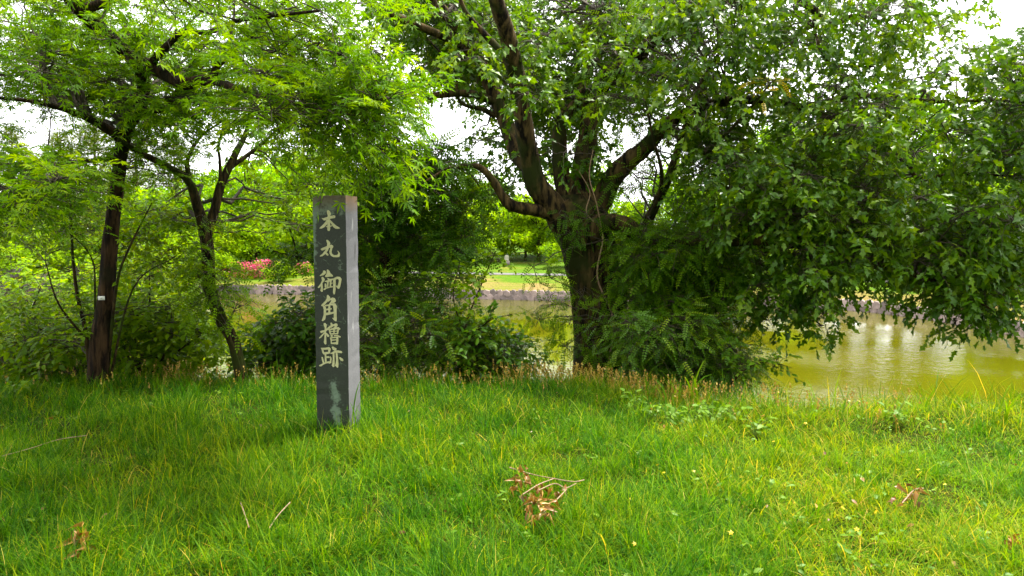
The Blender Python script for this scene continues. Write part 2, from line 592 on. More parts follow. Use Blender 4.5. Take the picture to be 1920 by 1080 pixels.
def t_pinnate(pairs=6, lw=.055, ll=.19):
    V = [(-.006, 0, 0), (.006, 0, 0), (.004, 1, -.16), (-.004, 1, -.16)]
    Fc = [(0, 1, 2), (0, 2, 3)]
    for i in range(pairs):
        y = .16 + .78 * i / (pairs - 1)
        z = -.16 * y * y
        for s in (-1, 1):
            n = len(V)
            L = ll * (1 - .25 * abs(i / (pairs - 1) - .45))
            d = np.array((s * .93, .30))
            q = np.array((-d[1], d[0]))
            for p, dz in (((0, y), 0), (np.array((0, y)) + d * L * .5 + q * lw, -.01), (np.array((0, y)) + d * L, -.04), (np.array((0, y)) + d * L * .5 - q * lw, -.01)):
                V.append((p[0], p[1], z + dz))
            Fc += [(n, n + 1, n + 2), (n, n + 2, n + 3)]
    n = len(V)
    V += [(0, 1, -.16), (lw, 1.1, -.18), (0, 1.2, -.22), (-lw, 1.1, -.18)]
    Fc += [(n, n + 1, n + 2), (n, n + 2, n + 3)]
    return tri(V, Fc)


T = {
    'maple': t_maple([(0, 1, .10), (44, .88, .10), (-44, .88, .10), (88, .62, .08), (-88, .62, .08)]),
    'oak': t_strip([0, .28, .38, .64, .74, 1], [.012, .20, .09, .30, .13, 0], .3, .3),
    'ovate': t_strip([0, .3, .65, 1], [0, .24, .22, 0], .2, .2),
    'simple': t_strip([0, .45, 1], [0, .28, 0], .2, .2),
    'pinnate': t_pinnate(6),
    'needle': tri([(-.05, 0, 0), (.05, 0, 0), (0, 1, 0), (-.3, .75, .1), (.3, .75, .1), (0, .1, 0)], [(0, 1, 2), (0, 1, 3), (0, 1, 4)]),
    'quad': tri([(0, 0, 0), (.34, .5, .06), (0, 1, -.1), (-.34, .5, .06)], [(0, 1, 2), (0, 2, 3)]),
}


def leaves_mesh(tname, O, FX, FY, FZ, Sc, tint):
    Vt, Ft = T[tname]
    V = O[:, None] + Sc[:, None, None] * (Vt[None, :, 0:1] * FX[:, None] + Vt[None, :, 1:2] * FY[:, None] + Vt[None, :, 2:3] * FZ[:, None])
    Fc = Ft[None] + (np.arange(len(O)) * len(Vt))[:, None, None]
    return V.reshape(-1, 3), Fc.reshape(-1, 3), np.repeat(tint, len(Ft))


def inpoly(x, y, poly):
    c = False
    n = len(poly)
    for i in range(n):
        x1, y1 = poly[i]
        x2, y2 = poly[i - 1]
        if (y1 > y) != (y2 > y) and x < (x2 - x1) * (y - y1) / (y2 - y1) + x1: c = not c
    return c


def fill(poly, y0, y1, n, r, sprays, flat=.7, gaps=()):
    """n clumps whose centres lie between the distances y0..y1 in the direction of poly; rows (x,y,z,rx,ry,rz,sprays)"""
    xs_, ys_ = [p[0] for p in poly], [p[1] for p in poly]
    out, tries = [], 0
    while len(out) < n and tries < n * 60:
        tries += 1
        px, py = rng.uniform(min(xs_), max(xs_)), rng.uniform(min(ys_), max(ys_))
        if not inpoly(px, py, poly): continue
        if any((px - g[0]) ** 2 + (py - g[1]) ** 2 < g[2] ** 2 for g in gaps): continue
        c = at(px, py, rng.uniform(y0, y1))
        best = min([np.linalg.norm(c - np.array(o[:3])) for o in out[-40:]] or [9])
        if best < r * .45 and tries < n * 20: continue
        k = r * rng.uniform(.75, 1.25)
        out.append((c[0], c[1], c[2], k, k, k * flat, max(2, int(sprays * rng.uniform(.7, 1.3)))))
    return out


def clump(px, py, Y, r, sprays, flat=.7):
    c = at(px, py, Y)
    return (c[0], c[1], c[2], r, r, r * flat, sprays)


def grow(root, clumps, skel, leaf, lmat, size, nleaf, twig=(.25, .45), droop=.35, bias=(0, 0, 0), level=.7, pick=0, twigmat='twig', spread=.9, name='crown', bough=True, tintshift=0.0, hang=0.0, t0=.12):
    """boughs from the skeleton to the clumps, twigs in each clump, leaves along each twig. Adds twigs, crown and the nearest leaves to root"""
    Cc = np.array(clumps, float)
    reps = Cc[:, 6].astype(int)
    n = reps.sum()
    C = np.repeat(Cc[:, :3], reps, 0)
    R = np.repeat(Cc[:, 3:6], reps, 0)
    ctint = np.repeat(rng.normal(.03, .15, len(Cc)), reps)
    u = nrm(rng.normal(size=(n, 3)))
    rad = rng.random((n, 1)) ** .5
    base = C + R * u * rad * .85
    d = u * .75 + np.array(bias) + rng.normal(size=(n, 3)) * .45
    d[:, 2] = d[:, 2] * .6 + .1 - hang
    d = nrm(d)
    L = rng.uniform(twig[0], twig[1], n)
    tt = np.linspace(0, 1, 4)
    tip = base[:, None] + d[:, None] * (L[:, None] * tt)[..., None]
    tip[:, :, 2] -= droop * L[:, None] * tt[None] ** 2
    start = C + (base - C) * .1
    mid = (start + base) / 2 + rng.normal(size=(n, 3)) * .03
    P = np.concatenate([start[:, None], mid[:, None], tip], 1)
    Rt = np.tile(np.array([.0036, .0030, .0024, .0019, .0014, .0009]), (n, 1)) * (1 + size[1] * 2)
    parts = [tubes(P, Rt, 3)]
    if bough and skel is not None:
        sk = np.asarray(skel)
        st = []
        for c in Cc[:, :3]:
            dd = np.linalg.norm(sk[:, :3] - c, axis=1) + .5 * np.maximum(0, sk[:, 2] - c[2])
            st.append(sk[np.argmin(dd), :4])
        st = np.array(st)
        sr, st = st[:, 3] if sk.shape[1] > 3 else np.full(len(st), .02), st[:, :3]
        k = np.linspace(0, 1, 7)[None, :, None]
        sag = np.stack([np.zeros(len(Cc)), np.zeros(len(Cc)), np.linalg.norm(Cc[:, :3] - st, axis=1) * .05], -1)
        B = st[:, None] * (1 - k) + Cc[:, None, :3] * k + sag[:, None] * (4 * k * (1 - k))
        B[:, 1:-1] += rng.normal(size=(len(Cc), 5, 3)) * .025 * np.linalg.norm(Cc[:, :3] - st, axis=1)[:, None, None]
        ln = np.linalg.norm(Cc[:, :3] - st, axis=1)
        Rb = np.minimum(np.clip(.005 + .008 * ln, .006, .022), np.maximum(sr * .55, .0025))[:, None] * np.linspace(1, .35, 7)[None]
        parts.append(tubes(B, Rb, 5))
    V, Fq = cat(parts)
    part('twigs', V, Fq, M[twigmat], root, True, kind='stuff')
    # leaves
    tl = np.linspace(t0, 1.0, nleaf)
    O, D, tint, side = [], [], [], []
    for j, t in enumerate(tl):
        p = base + d * (L * t)[:, None]
        p[:, 2] -= droop * L * t * t
        tg = d.copy()
        tg[:, 2] -= 2 * droop * t
        tg = nrm(tg)
        sgn = (1 if j % 2 else -1)
        sv = nrm(np.cross(tg, np.array((0, 0, 1.0))) + rng.normal(size=(n, 3)) * .25)
        f = spread if j < nleaf - 1 else .1
        D.append(nrm(tg * (1 - .45 * f) + sv * sgn * f + rng.normal(size=(n, 3)) * .18 + np.array((0, 0, -.25 * hang))))
        O.append(p + rng.normal(size=p.shape) * .012)
        tint.append(np.clip(.45 + ctint + tintshift + rng.normal(0, .16, n) + .12 * t, 0, 1))
    O, D, tint = np.concatenate(O), np.concatenate(D), np.concatenate(tint)
    up = nrm(np.array((0, 0, level)) + rng.normal(size=D.shape) * (1.05 - level) * .8 + 1e-3)
    FX = nrm(np.cross(D, up))
    FZ = np.cross(FX, D)
    Sc = rng.uniform(size[0], size[1], len(O))
    keep = np.ones(len(O), bool)
    if pick:
        px, py, dep = proj(O)
        score = Sc / dep
        score[(px < 10) | (px > 1910) | (py < 10) | (py > 1070)] = 0
        near = np.argsort(dep - 2.0 * (score > 0))[:pick * 2]
        near = near[rng.permutation(len(near))[:pick]]
        keep[near] = False
        vari = []
        for q in range(6):
            Vt, Ft = T[leaf]
            vari.append((q, mesh('leaf', Vt, Ft, M[lmat], False, np.full(len(Ft), .2 + .12 * q))))
        loc = np.array(root.location)
        for i in near:
            o = link('leaf', vari[int(np.clip((tint[i] - .2) / .12, 0, 5))][1], root)
            m = np.eye(4)
            m[:3, 0], m[:3, 1], m[:3, 2], m[:3, 3] = FX[i] * Sc[i], D[i] * Sc[i], FZ[i] * Sc[i], O[i] - loc
            o.matrix_local = Matrix(m.tolist())
    V, Fc, tn_ = leaves_mesh(leaf, O[keep], FX[keep], D[keep], FZ[keep], Sc[keep], tint[keep])
    part(name, V, Fc, M[lmat], root, False, tn_, kind='stuff')
    return len(O)


def skeleton(limbs):
    return np.concatenate([spline(l, 8) for l in limbs])


# ------------------------------------------------------------------ inscribed stone pillar
PY = 5.2
pb = at(620, 815, PY)
pillar = thing('stone_pillar', 'square dark stone pillar inscribed with pale Japanese characters, standing in the grass', 'stone monument', (pb[0] + .035, PY + .12, 0))
PW, PH = .2400, at(620, 366, PY)[2]
ROTZ = math.radians(-7.5)
pillar.rotation_euler = (0, 0, ROTZ)


def granite(name, front):
    m, t, out = newmat(name)
    tc = N(t, 'ShaderNodeTexCoord')
    n1 = N(t, 'ShaderNodeTexNoise', Scale=90.0, Detail=6.0, Roughness=.7)
    n2 = N(t, 'ShaderNodeTexNoise', Scale=22.0, Detail=9.0, Roughness=.75)
    n3 = N(t, 'ShaderNodeTexNoise', Scale=3.2, Detail=4.0)
    mp = N(t, 'ShaderNodeMapping')
    mp.inputs['Scale'].default_value = (1, 1, .16)
    t.links.new(tc.outputs['Object'], mp.inputs[0])
    t.links.new(tc.outputs['Object'], n1.inputs['Vector'])
    t.links.new(tc.outputs['Object'], n2.inputs['Vector'])
    t.links.new(mp.outputs[0] if not front else tc.outputs['Object'], n3.inputs['Vector'])
    sp = N(t, 'ShaderNodeSeparateXYZ')
    t.links.new(tc.outputs['Object'], sp.inputs[0])
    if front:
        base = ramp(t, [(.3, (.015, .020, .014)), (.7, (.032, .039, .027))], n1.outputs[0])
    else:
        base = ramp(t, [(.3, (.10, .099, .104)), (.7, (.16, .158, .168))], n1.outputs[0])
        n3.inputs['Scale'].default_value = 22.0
    colr = base.outputs[0]

    def layer(colr, fac, c):
        mm = N(t, 'ShaderNodeMix', data_type='RGBA')
        t.links.new(fac, mm.inputs[0])
        t.links.new(colr, mm.inputs[6])
        mm.inputs[7].default_value = c + (1,)
        return mm.outputs[2]

    def math_(op, a, b=None):
        q = N(t, 'ShaderNodeMath', operation=op, use_clamp=False)
        for k, v in enumerate((a, b)):
            if v is None: continue
            if isinstance(v, (int, float)): q.inputs[k].default_value = v
            else: t.links.new(v, q.inputs[k])
        return q.outputs[0]

    def band(src, a, b):
        mr = N(t, 'ShaderNodeMapRange')
        t.links.new(src, mr.inputs[0])
        mr.inputs[1].default_value = a
        mr.inputs[2].default_value = b
        return mr.outputs[0]
    zz, xx = sp.outputs[2], sp.outputs[0]
    if front:
        # lichen: a pale green plume at the foot, a streak on the upper left edge, faint veins
        cxn = math_('ADD', math_('ADD', xx, math_('MULTIPLY', zz, .10)), -.045)      # wanders left as it climbs
        wx = math_('ABSOLUTE', cxn)
        plume = math_('MULTIPLY', band(wx, .062, .012), math_('MULTIPLY', band(zz, .46, .36), band(zz, .03, .10)))
        edge = math_('MULTIPLY', band(xx, -.078, -.112), band(zz, 1.12, 1.30))
        topl = math_('MULTIPLY', band(zz, 1.50, 1.60), .75)
        tot = math_('ADD', math_('ADD', plume, edge), topl)
        fac = math_('MULTIPLY', band(math_('ADD', math_('MULTIPLY', tot, .26), n2.outputs[0]), .63, .76), .8)
        colr = layer(colr, fac, (.155, .215, .155))
        vein = band(math_('ABSOLUTE', math_('SUBTRACT', n3.outputs[0], .5)), .008, .0)
        colr = layer(colr, math_('MULTIPLY', vein, band(n2.outputs[0], .48, .60)), (.14, .18, .13))
        moss = math_('MULTIPLY', band(math_('ADD', zz, math_('MULTIPLY', n2.outputs[0], .12)), PH - .07, PH + .04), .8)
        colr = layer(colr, moss, (.085, .055, .022))
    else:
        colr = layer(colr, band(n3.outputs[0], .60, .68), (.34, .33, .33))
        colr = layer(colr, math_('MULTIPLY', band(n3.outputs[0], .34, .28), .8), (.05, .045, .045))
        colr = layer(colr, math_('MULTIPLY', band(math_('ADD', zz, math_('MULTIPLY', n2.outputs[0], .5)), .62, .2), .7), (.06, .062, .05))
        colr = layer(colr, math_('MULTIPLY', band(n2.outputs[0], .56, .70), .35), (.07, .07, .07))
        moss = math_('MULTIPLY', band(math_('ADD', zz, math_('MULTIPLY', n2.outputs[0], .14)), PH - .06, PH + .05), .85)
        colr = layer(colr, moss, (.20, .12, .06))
    p = N(t, 'ShaderNodeBsdfPrincipled', Roughness=.5 if front else .8)
    p.inputs['Specular IOR Level'].default_value = .35
    t.links.new(colr, p.inputs['Base Color'])
    b = N(t, 'ShaderNodeBump', Strength=.35, Distance=.004)
    t.links.new(n2.outputs[0], b.inputs['Height'])
    t.links.new(b.outputs[0], p.inputs['Normal'])
    t.links.new(p.outputs[0], out.inputs[0])
    return m


bm = bmesh.new()
hw = PW / 2
nz_ = 44
rings = []
for k in range(nz_ + 1):
    z = -.3 + (PH + .3) * k / nz_
    rings.append([bm.verts.new((x * hw - x * abs(rng.normal()) ** 3 * .0003, y * hw - y * abs(rng.normal()) ** 3 * .0003, z + (rng.normal() * .003 if k == nz_ else 0))) for x, y in ((-1, -1), (1, -1), (1, 1), (-1, 1))])
for a, b in zip(rings[:-1], rings[1:]):
    for i in range(4):
        f = bm.faces.new((a[i], a[(i + 1) % 4], b[(i + 1) % 4], b[i]))
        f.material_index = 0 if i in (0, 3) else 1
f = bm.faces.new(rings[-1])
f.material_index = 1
ed = [e for e in bm.edges if abs(e.verts[0].co.z - e.verts[1].co.z) > .015 or min(v.co.z for v in e.verts) > PH - .05]
bmesh.ops.bevel(bm, geom=[e for e in ed if e.calc_face_angle(0) > .5], offset=.004, segments=2, affect='EDGES')
me = bpy.data.meshes.new('shaft')
bm.to_mesh(me)
bm.free()
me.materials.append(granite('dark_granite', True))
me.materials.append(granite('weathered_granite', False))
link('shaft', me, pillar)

ZA, ZB, ZC = (580, 380, 9.0), (590, 495, 9.385), (590, 595, 10.286)
CHARS = [
    (ZA, [[(325, 135), (345, 125), (378, 150), (392, 190), (375, 225), (375, 290), (380, 380), (378, 450), (368, 478), (340, 475), (330, 455), (332, 380), (335, 290), (338, 215), (325, 170)],
          [(228, 258), (262, 262), (330, 240), (440, 212), (468, 220), (468, 250), (455, 260), (350, 275), (285, 300), (265, 298)],
          [(345, 285), (355, 310), (320, 370), (280, 412), (225, 438), (190, 435), (205, 415), (255, 370), (300, 320), (315, 290)],
          [(360, 280), (385, 295), (430, 340), (480, 385), (540, 420), (552, 435), (525, 441), (480, 441), (440, 415), (400, 360), (365, 310)],
          [(305, 395), (330, 395), (385, 388), (415, 380), (415, 395), (375, 412), (320, 415)]]),
    (ZA, [[(313, 628), (335, 628), (375, 665), (380, 690), (360, 760), (340, 810), (300, 860), (265, 890), (240, 905), (200, 910), (200, 898), (245, 865), (290, 810), (325, 740), (330, 690), (318, 655)],
          [(212, 785), (235, 768), (300, 742), (350, 722), (400, 708), (430, 725), (436, 745), (415, 775), (405, 830), (415, 865), (450, 885), (500, 882), (522, 865), (522, 840), (505, 808), (530, 825), (552, 860), (550, 890), (540, 915), (500, 920), (440, 918), (395, 895), (372, 860), (368, 820), (385, 765), (360, 760), (310, 780), (265, 800), (235, 808)],
          [(268, 828), (300, 830), (340, 860), (352, 885), (335, 895), (310, 880), (285, 850)]]),
    (ZB, [[(175, 118), (205, 115), (226, 135), (222, 165), (190, 195), (150, 205), (120, 215), (112, 203), (140, 180), (170, 150)],
          [(148, 230), (170, 228), (205, 268), (195, 300), (165, 335), (130, 390), (105, 420), (85, 425), (78, 410), (100, 385), (130, 345), (155, 290), (145, 255)],
          [(130, 350), (160, 345), (168, 400), (170, 470), (160, 492), (140, 488), (125, 470), (135, 420)],
          [(243, 100), (262, 97), (295, 130), (308, 165), (330, 178), (350, 200), (355, 218), (340, 222), (300, 222), (240, 232), (212, 228), (215, 205), (235, 180), (243, 140)],
          [(250, 245), (300, 262), (360, 255), (425, 222), (480, 225), (512, 265), (500, 330), (485, 400), (465, 435), (445, 432), (420, 405), (408, 392), (412, 378), (440, 385), (455, 340), (465, 290), (455, 265), (430, 262), (400, 275), (300, 290), (265, 285)],
          [(240, 290), (268, 285), (275, 330), (268, 405), (245, 410), (248, 340)],
          [(205, 300), (245, 288), (330, 290), (335, 305), (245, 318), (210, 315)],
          [(300, 330), (345, 325), (345, 345), (300, 350)],
          [(300, 285), (325, 285), (320, 400), (295, 405)],
          [(205, 345), (225, 345), (240, 390), (225, 420), (205, 410)],
          [(182, 440), (205, 425), (280, 400), (350, 388), (352, 408), (290, 418), (235, 435), (200, 460), (185, 455)],
          [(360, 275), (400, 262), (405, 350), (402, 450), (390, 530), (372, 535), (358, 500), (362, 430), (362, 340)]]),
    (ZB, [[(248, 545), (265, 545), (298, 580), (305, 600), (270, 650), (225, 695), (190, 730), (150, 745), (140, 725), (175, 690), (215, 650), (240, 610), (243, 570)],
          [(298, 610), (345, 588), (385, 600), (410, 640), (405, 660), (370, 685), (330, 690), (295, 715), (280, 710), (320, 655), (330, 635), (300, 640), (275, 665), (262, 655)],
          [(205, 720), (260, 715), (330, 695), (370, 690), (395, 690), (430, 745), (420, 800), (422, 900), (425, 970), (418, 1005), (400, 1005), (370, 985), (345, 955), (345, 945), (370, 955), (372, 880), (365, 780), (355, 730), (320, 725), (240, 745), (205, 750)],
          [(165, 735), (205, 740), (225, 770), (228, 860), (225, 920), (210, 980), (170, 1008), (150, 1000), (165, 960), (185, 900), (188, 800)],
          [(272, 735), (305, 730), (305, 880), (272, 885)],
          [(225, 790), (330, 775), (330, 800), (225, 820)],
          [(225, 860), (300, 850), (370, 838), (370, 870), (300, 890), (225, 905)]]),
    (ZC, [[(205, 115), (235, 112), (265, 145), (258, 190), (250, 300), (255, 440), (258, 510), (245, 525), (225, 520), (205, 480), (215, 440), (222, 330), (225, 200), (203, 150)],
          [(130, 275), (155, 262), (210, 250), (265, 215), (330, 160), (345, 185), (290, 240), (240, 275), (170, 300), (150, 308)],
          [(225, 270), (235, 300), (190, 350), (150, 395), (120, 412), (108, 400), (140, 365), (185, 320)],
          [(245, 300), (270, 310), (315, 350), (310, 375), (285, 380), (262, 350)],
          [(340, 105), (360, 102), (385, 135), (380, 160), (340, 200), (310, 235), (290, 250), (300, 225), (330, 190), (345, 150)],
          [(385, 140), (440, 115), (470, 120), (485, 150), (470, 175), (440, 205), (410, 225), (385, 215), (420, 180), (430, 165), (395, 170), (365, 195), (345, 205)],
          [(305, 235), (330, 235), (345, 290), (345, 320), (330, 325), (315, 290)],
          [(305, 235), (350, 215), (470, 190), (500, 185), (535, 215), (530, 235), (500, 225), (400, 235), (330, 255)],
          [(490, 200), (520, 215), (505, 250), (495, 310), (485, 330), (470, 315), (475, 250)],
          [(400, 215), (422, 210), (422, 310), (400, 315)],
          [(330, 268), (490, 253), (485, 268), (335, 283)],
          [(330, 312), (480, 300), (488, 320), (335, 335)],
          [(340, 350), (360, 340), (390, 350), (385, 370), (355, 378)],
          [(410, 345), (440, 340), (470, 335), (545, 365), (540, 385), (520, 385), (480, 355), (440, 360), (415, 365)],
          [(330, 390), (355, 385), (365, 440), (365, 505), (350, 510), (345, 440)],
          [(335, 385), (390, 380), (490, 365), (500, 390), (400, 398), (350, 410)],
          [(460, 370), (495, 370), (498, 440), (490, 515), (470, 525), (455, 515), (458, 440)],
          [(360, 430), (460, 420), (460, 440), (360, 450)],
          [(350, 490), (460, 475), (470, 515), (430, 515), (355, 512)]]),
    (ZC, [[(145, 595), (170, 592), (200, 640), (210, 700), (195, 715), (175, 680), (165, 630)],
          [(148, 595), (230, 590), (310, 575), (340, 605), (300, 620), (230, 630), (170, 625)],
          [(300, 585), (335, 595), (345, 620), (325, 680), (300, 690), (295, 640)],
          [(190, 680), (310, 665), (345, 690), (300, 705), (205, 722)],
          [(225, 710), (255, 705), (258, 800), (262, 880), (240, 900), (228, 850)],
          [(262, 755), (300, 750), (325, 765), (320, 785), (262, 785)],
          [(330, 750), (355, 770), (365, 810), (350, 870), (325, 895), (300, 885), (300, 860), (330, 850), (335, 800)],
          [(160, 770), (185, 770), (200, 830), (215, 880), (195, 900), (175, 850)],
          [(110, 930), (150, 910), (230, 870), (300, 850), (360, 850), (355, 885), (310, 880), (240, 895), (185, 925), (155, 950), (125, 950)],
          [(365, 570), (390, 562), (430, 585), (460, 600), (455, 630), (420, 640), (385, 620)],
          [(340, 690), (380, 670), (430, 640), (490, 635), (560, 650), (578, 670), (560, 688), (500, 680), (440, 675), (390, 700), (350, 705)],
          [(385, 690), (420, 680), (420, 800), (425, 900), (420, 950), (395, 960), (365, 920), (380, 900), (390, 800)],
          [(445, 670), (475, 665), (490, 760), (500, 900), (495, 960), (480, 970), (450, 940), (430, 930), (445, 900), (455, 820)],
          [(510, 770), (540, 768), (590, 800), (600, 830), (580, 842), (545, 825)]]),
]
paint = plain('cream_paint', (.40, .38, .20), (.56, .53, .31), 60, .7, .2, .002)
for z0, strokes in CHARS:
    bm = bmesh.new()
    for i, st in enumerate(strokes):
        top, bot = [], []
        for u_, v_ in st:
            px, py = z0[0] + u_ / z0[2], z0[1] + v_ / z0[2]
            # face coordinates: the left and right edges of the front face at this height
            k = (py - 366) / (800 - 366)
            xl, xr = 587.5 + 9.5 * k, 652 + 8.0 * k
            lx = ((px - xl) / (xr - xl) - .5) * PW
            lz = at(620, py, PY)[2]
            top.append(bm.verts.new((lx, -hw - .0022 - .00018 * i, lz)))
            bot.append(bm.verts.new((lx, -hw + .002, lz)))
        bm.faces.new(top)
        for a in range(len(top)):
            b = (a + 1) % len(top)
            bm.faces.new((top[b], top[a], bot[a], bot[b]))
    bmesh.ops.recalc_face_normals(bm, faces=bm.faces)
    me = bpy.data.meshes.new('character')
    bm.to_mesh(me)
    bm.free()
    me.materials.append(paint)
    link('character', me, pillar)


# ------------------------------------------------------------------ trees on the near bank
def tree(name, label, cat_, base, limbs, bark, sides=12, knob=.12, trunk_n=1):
    """limbs: list of pixel-measured rows; the first trunk_n make the trunk, the others a limb each"""
    W_ = [pxlimb(l) for l in limbs]
    r = thing(name, label, cat_, base)
    for i, l in enumerate(W_):
        sd_ = sides if i < trunk_n else max(6, sides - 3)
        V, Fq = limb(l, sd_, 9, knob if l[0][3] > .03 else .05, 10 + i)
        if l[0][3] > .07:                        # thick wood gets furrowed relief of its own
            V, Fq = limb([(a, b_, c, r_ * .95) for a, b_, c, r_ in l], 56, 26, .05, 10 + i)
            ce = spline(l, 26)[:, :3].repeat(56, 0)
            q = V * np.array((1, 1, .13))
            fur = np.abs(vnoise(q, 14, 60 + i)) + .5 * np.abs(vnoise(q, 34, 61 + i)) + .25 * vnoise(V, 30, 62)
            V = V + (V - ce) * ((fur - .35) * .16)[:, None]
        part('trunk' if i < trunk_n else 'limb', V, Fq, M[bark], r, True)
    return r, skeleton(W_)


# maple, left
b = at(180, 733, 6.9)
maple, sk = tree('maple_tree', 'maple with a slim reddish trunk and small white tag, its branches arching over the pillar', 'tree', (b[0], b[1], b[2] - .02), [
    [(174, 745, 6.9, .118), (181, 715, 6.9, .092), (187, 640, 6.9, .084), (199, 560, 6.9, .078), (207, 450, 6.9, .068), (222, 330, 6.85, .062), (234, 250, 6.8, .060), (262, 200, 6.75, .056), (268, 150, 6.6, .054), (240, 103, 6.4, .052), (195, 60, 6.2, .060), (150, 18, 6.0, .058), (100, -40, 5.8, .05), (20, -140, 5.5, .04)],
    [(243, 105, 6.4, .055), (275, 121, 6.25, .055), (330, 150, 6.1, .052), (348, 157, 6.0, .050), (395, 150, 5.9, .040), (440, 165, 5.6, .026), (520, 190, 5.2, .018), (610, 225, 4.8, .010)],
    [(398, 150, 5.9, .030), (408, 122, 5.85, .03), (425, 106, 5.8, .028), (441, 91, 5.75, .022), (500, 40, 5.5, .012), (560, -30, 5.2, .008)],
    [(230, 265, 6.8, .045), (208, 246, 6.7, .042), (150, 215, 6.5, .03), (60, 190, 6.2, .018), (-60, 180, 5.9, .01)],
    [(262, 210, 6.75, .035), (300, 205, 6.7, .03), (322, 188, 6.6, .026), (335, 165, 6.5, .014)],
    [(265, 145, 6.6, .04), (300, 100, 6.0, .03), (342, 62, 5.6, .022), (392, 60, 5.3, .018), (450, 38, 5.0, .014), (600, 20, 4.5, .008)],
    [(150, 20, 6.0, .04), (205, 0, 5.7, .035), (300, -50, 5.2, .03), (450, -60, 4.8, .02), (640, -40, 4.4, .012)],
    [(225, 300, 6.8, .03), (180, 300, 6.4, .02), (110, 310, 5.7, .012), (60, 320, 5.2, .008)],
], 'bark_maple', 14)
gaps = [(30, 235, 60), (330, 45, 40), (695, 70, 55), (370, 255, 40), (170, 255, 40)]
cl = fill([(0, 0), (520, 0), (520, 240), (330, 235), (220, 285), (60, 190), (0, 150)], 6.0, 8.6, 56, .42, 18, .25, gaps)
cl += fill([(-80, -120), (700, -120), (700, 10), (-80, 10)], 3.4, 7.2, 36, .5, 18, .35)
cl += fill([(460, 0), (660, 0), (760, 130), (770, 250), (650, 260), (520, 250)], 4.2, 6.2, 28, .33, 18, .4, gaps)
cl += fill([(0, 285), (120, 290), (130, 340), (100, 380), (0, 400)], 4.6, 6.2, 13, .26, 16, .35)
cl += fill([(200, 270), (420, 265), (420, 330), (250, 330)], 7.0, 7.8, 4, .3, 10, .3)
cl += fill([(40, 60), (330, 40), (420, 200), (250, 230), (70, 200)], 6.5, 8.6, 20, .40, 18, .3)
cl += fill([(-60, 60), (110, 60), (110, 170), (-60, 180)], 5.2, 7.5, 8, .36, 16, .35)
cl += fill([(-500, -100), (-60, -100), (-60, 350), (-500, 350)], 4.5, 8.0, 16, .5, 16, .4)
grow(maple, cl, sk, 'maple', 'maple', (.05, .072), 10, (.22, .42), .35, (.25, -.1, -.05), .72, 170, 'twig')
hangc = [clump(600, 150, 4.5, .22, 14), clump(650, 195, 4.3, .2, 15), clump(685, 235, 4.25, .15, 11), clump(708, 275, 4.2, .09, 6), clump(722, 315, 4.2, .04, 3), clump(750, 265, 4.25, .05, 3),
         clump(640, 100, 4.4, .2, 14), clump(715, 150, 4.4, .15, 11), clump(700, 95, 4.5, .15, 9)]
grow(maple, hangc, sk, 'maple', 'maple', (.055, .078), 9, (.2, .34), .5, (.65, 0, -.35), .6, 130, 'twig', name='crown', tintshift=.12, hang=.35)

tg_o = at(190, 559, 6.8)
tg = thing('tree_tag', 'small white rectangular tag fixed on the left slim reddish trunk', 'tag', tuple(tg_o))
V, Fq = box(*tg_o, .062, .004, .036)
part('plate', V, Fq, plain('white_plate', (.55, .55, .52), (.7, .7, .66), 30), tg)
V, Fq = box(tg_o[0], tg_o[1] - .0035, tg_o[2], .008, .004, .008)
part('pin', V, Fq, plain('steel_pin', (.2, .2, .2), (.3, .3, .3), 30), tg)

# leaning tree with a fork
b = at(452, 708, 7.45)
lean, sk = tree('leaning_tree', 'thin crooked tree leaning left and forking into two dark limbs', 'tree', tuple(b), [
    [(455, 725, 7.45, 0.0748), (450, 690, 7.45, 0.0634), (438, 640, 7.45, 0.0616), (415, 600, 7.40, 0.0634), (394, 545, 7.35, 0.0634), (389, 470, 7.25, 0.0616), (382, 425, 7.25, 0.0563), (372, 390, 7.20, 0.0493), (358, 345, 7.15, 0.0405)],
    [(360, 350, 7.15, 0.0396), (345, 330, 7.10, 0.0352), (322, 317, 7.05, 0.0334), (290, 300, 6.95, 0.0299), (257, 283, 6.85, 0.0246), (220, 260, 6.65, 0.0141)],
    [(386, 445, 7.25, 0.0510), (402, 395, 7.30, 0.0458), (413, 350, 7.35, 0.0422), (427, 318, 7.40, 0.0387), (442, 288, 7.45, 0.0334), (460, 252, 7.55, 0.0246), (480, 190, 7.65, 0.0132)],
    [(430, 315, 7.40, 0.0264), (465, 290, 7.55, 0.0211), (500, 262, 7.65, 0.0176), (530, 233, 7.75, 0.0114), (570, 200, 7.85, 0.0070)],
    [(414, 345, 7.35, 0.0194), (412, 300, 7.35, 0.0141), (410, 270, 7.35, 0.0123), (428, 225, 7.35, 0.0079)],
    [(355, 335, 7.15, 0.0264), (352, 300, 7.15, 0.0194), (375, 258, 7.25, 0.0141), (415, 228, 7.25, 0.0088)],
], 'bark_thin', 12)
cl = fill([(240, 190), (560, 190), (580, 300), (430, 300), (300, 270)], 7.4, 9.6, 15, .38, 11, .4, [(390, 250, 45), (520, 330, 40)])
cl += fill([(400, 330), (590, 330), (590, 460), (470, 450), (420, 400)], 7.6, 9.4, 10, .32, 10, .35, [(520, 340, 30)])
cl += fill([(230, 340), (370, 330), (370, 430), (270, 420)], 7.6, 9.0, 7, .32, 10, .35)
grow(lean, cl, sk, 'ovate', 'grove', (.06, .09), 9, (.25, .42), .3, (0, 0, 0), .7, 300)

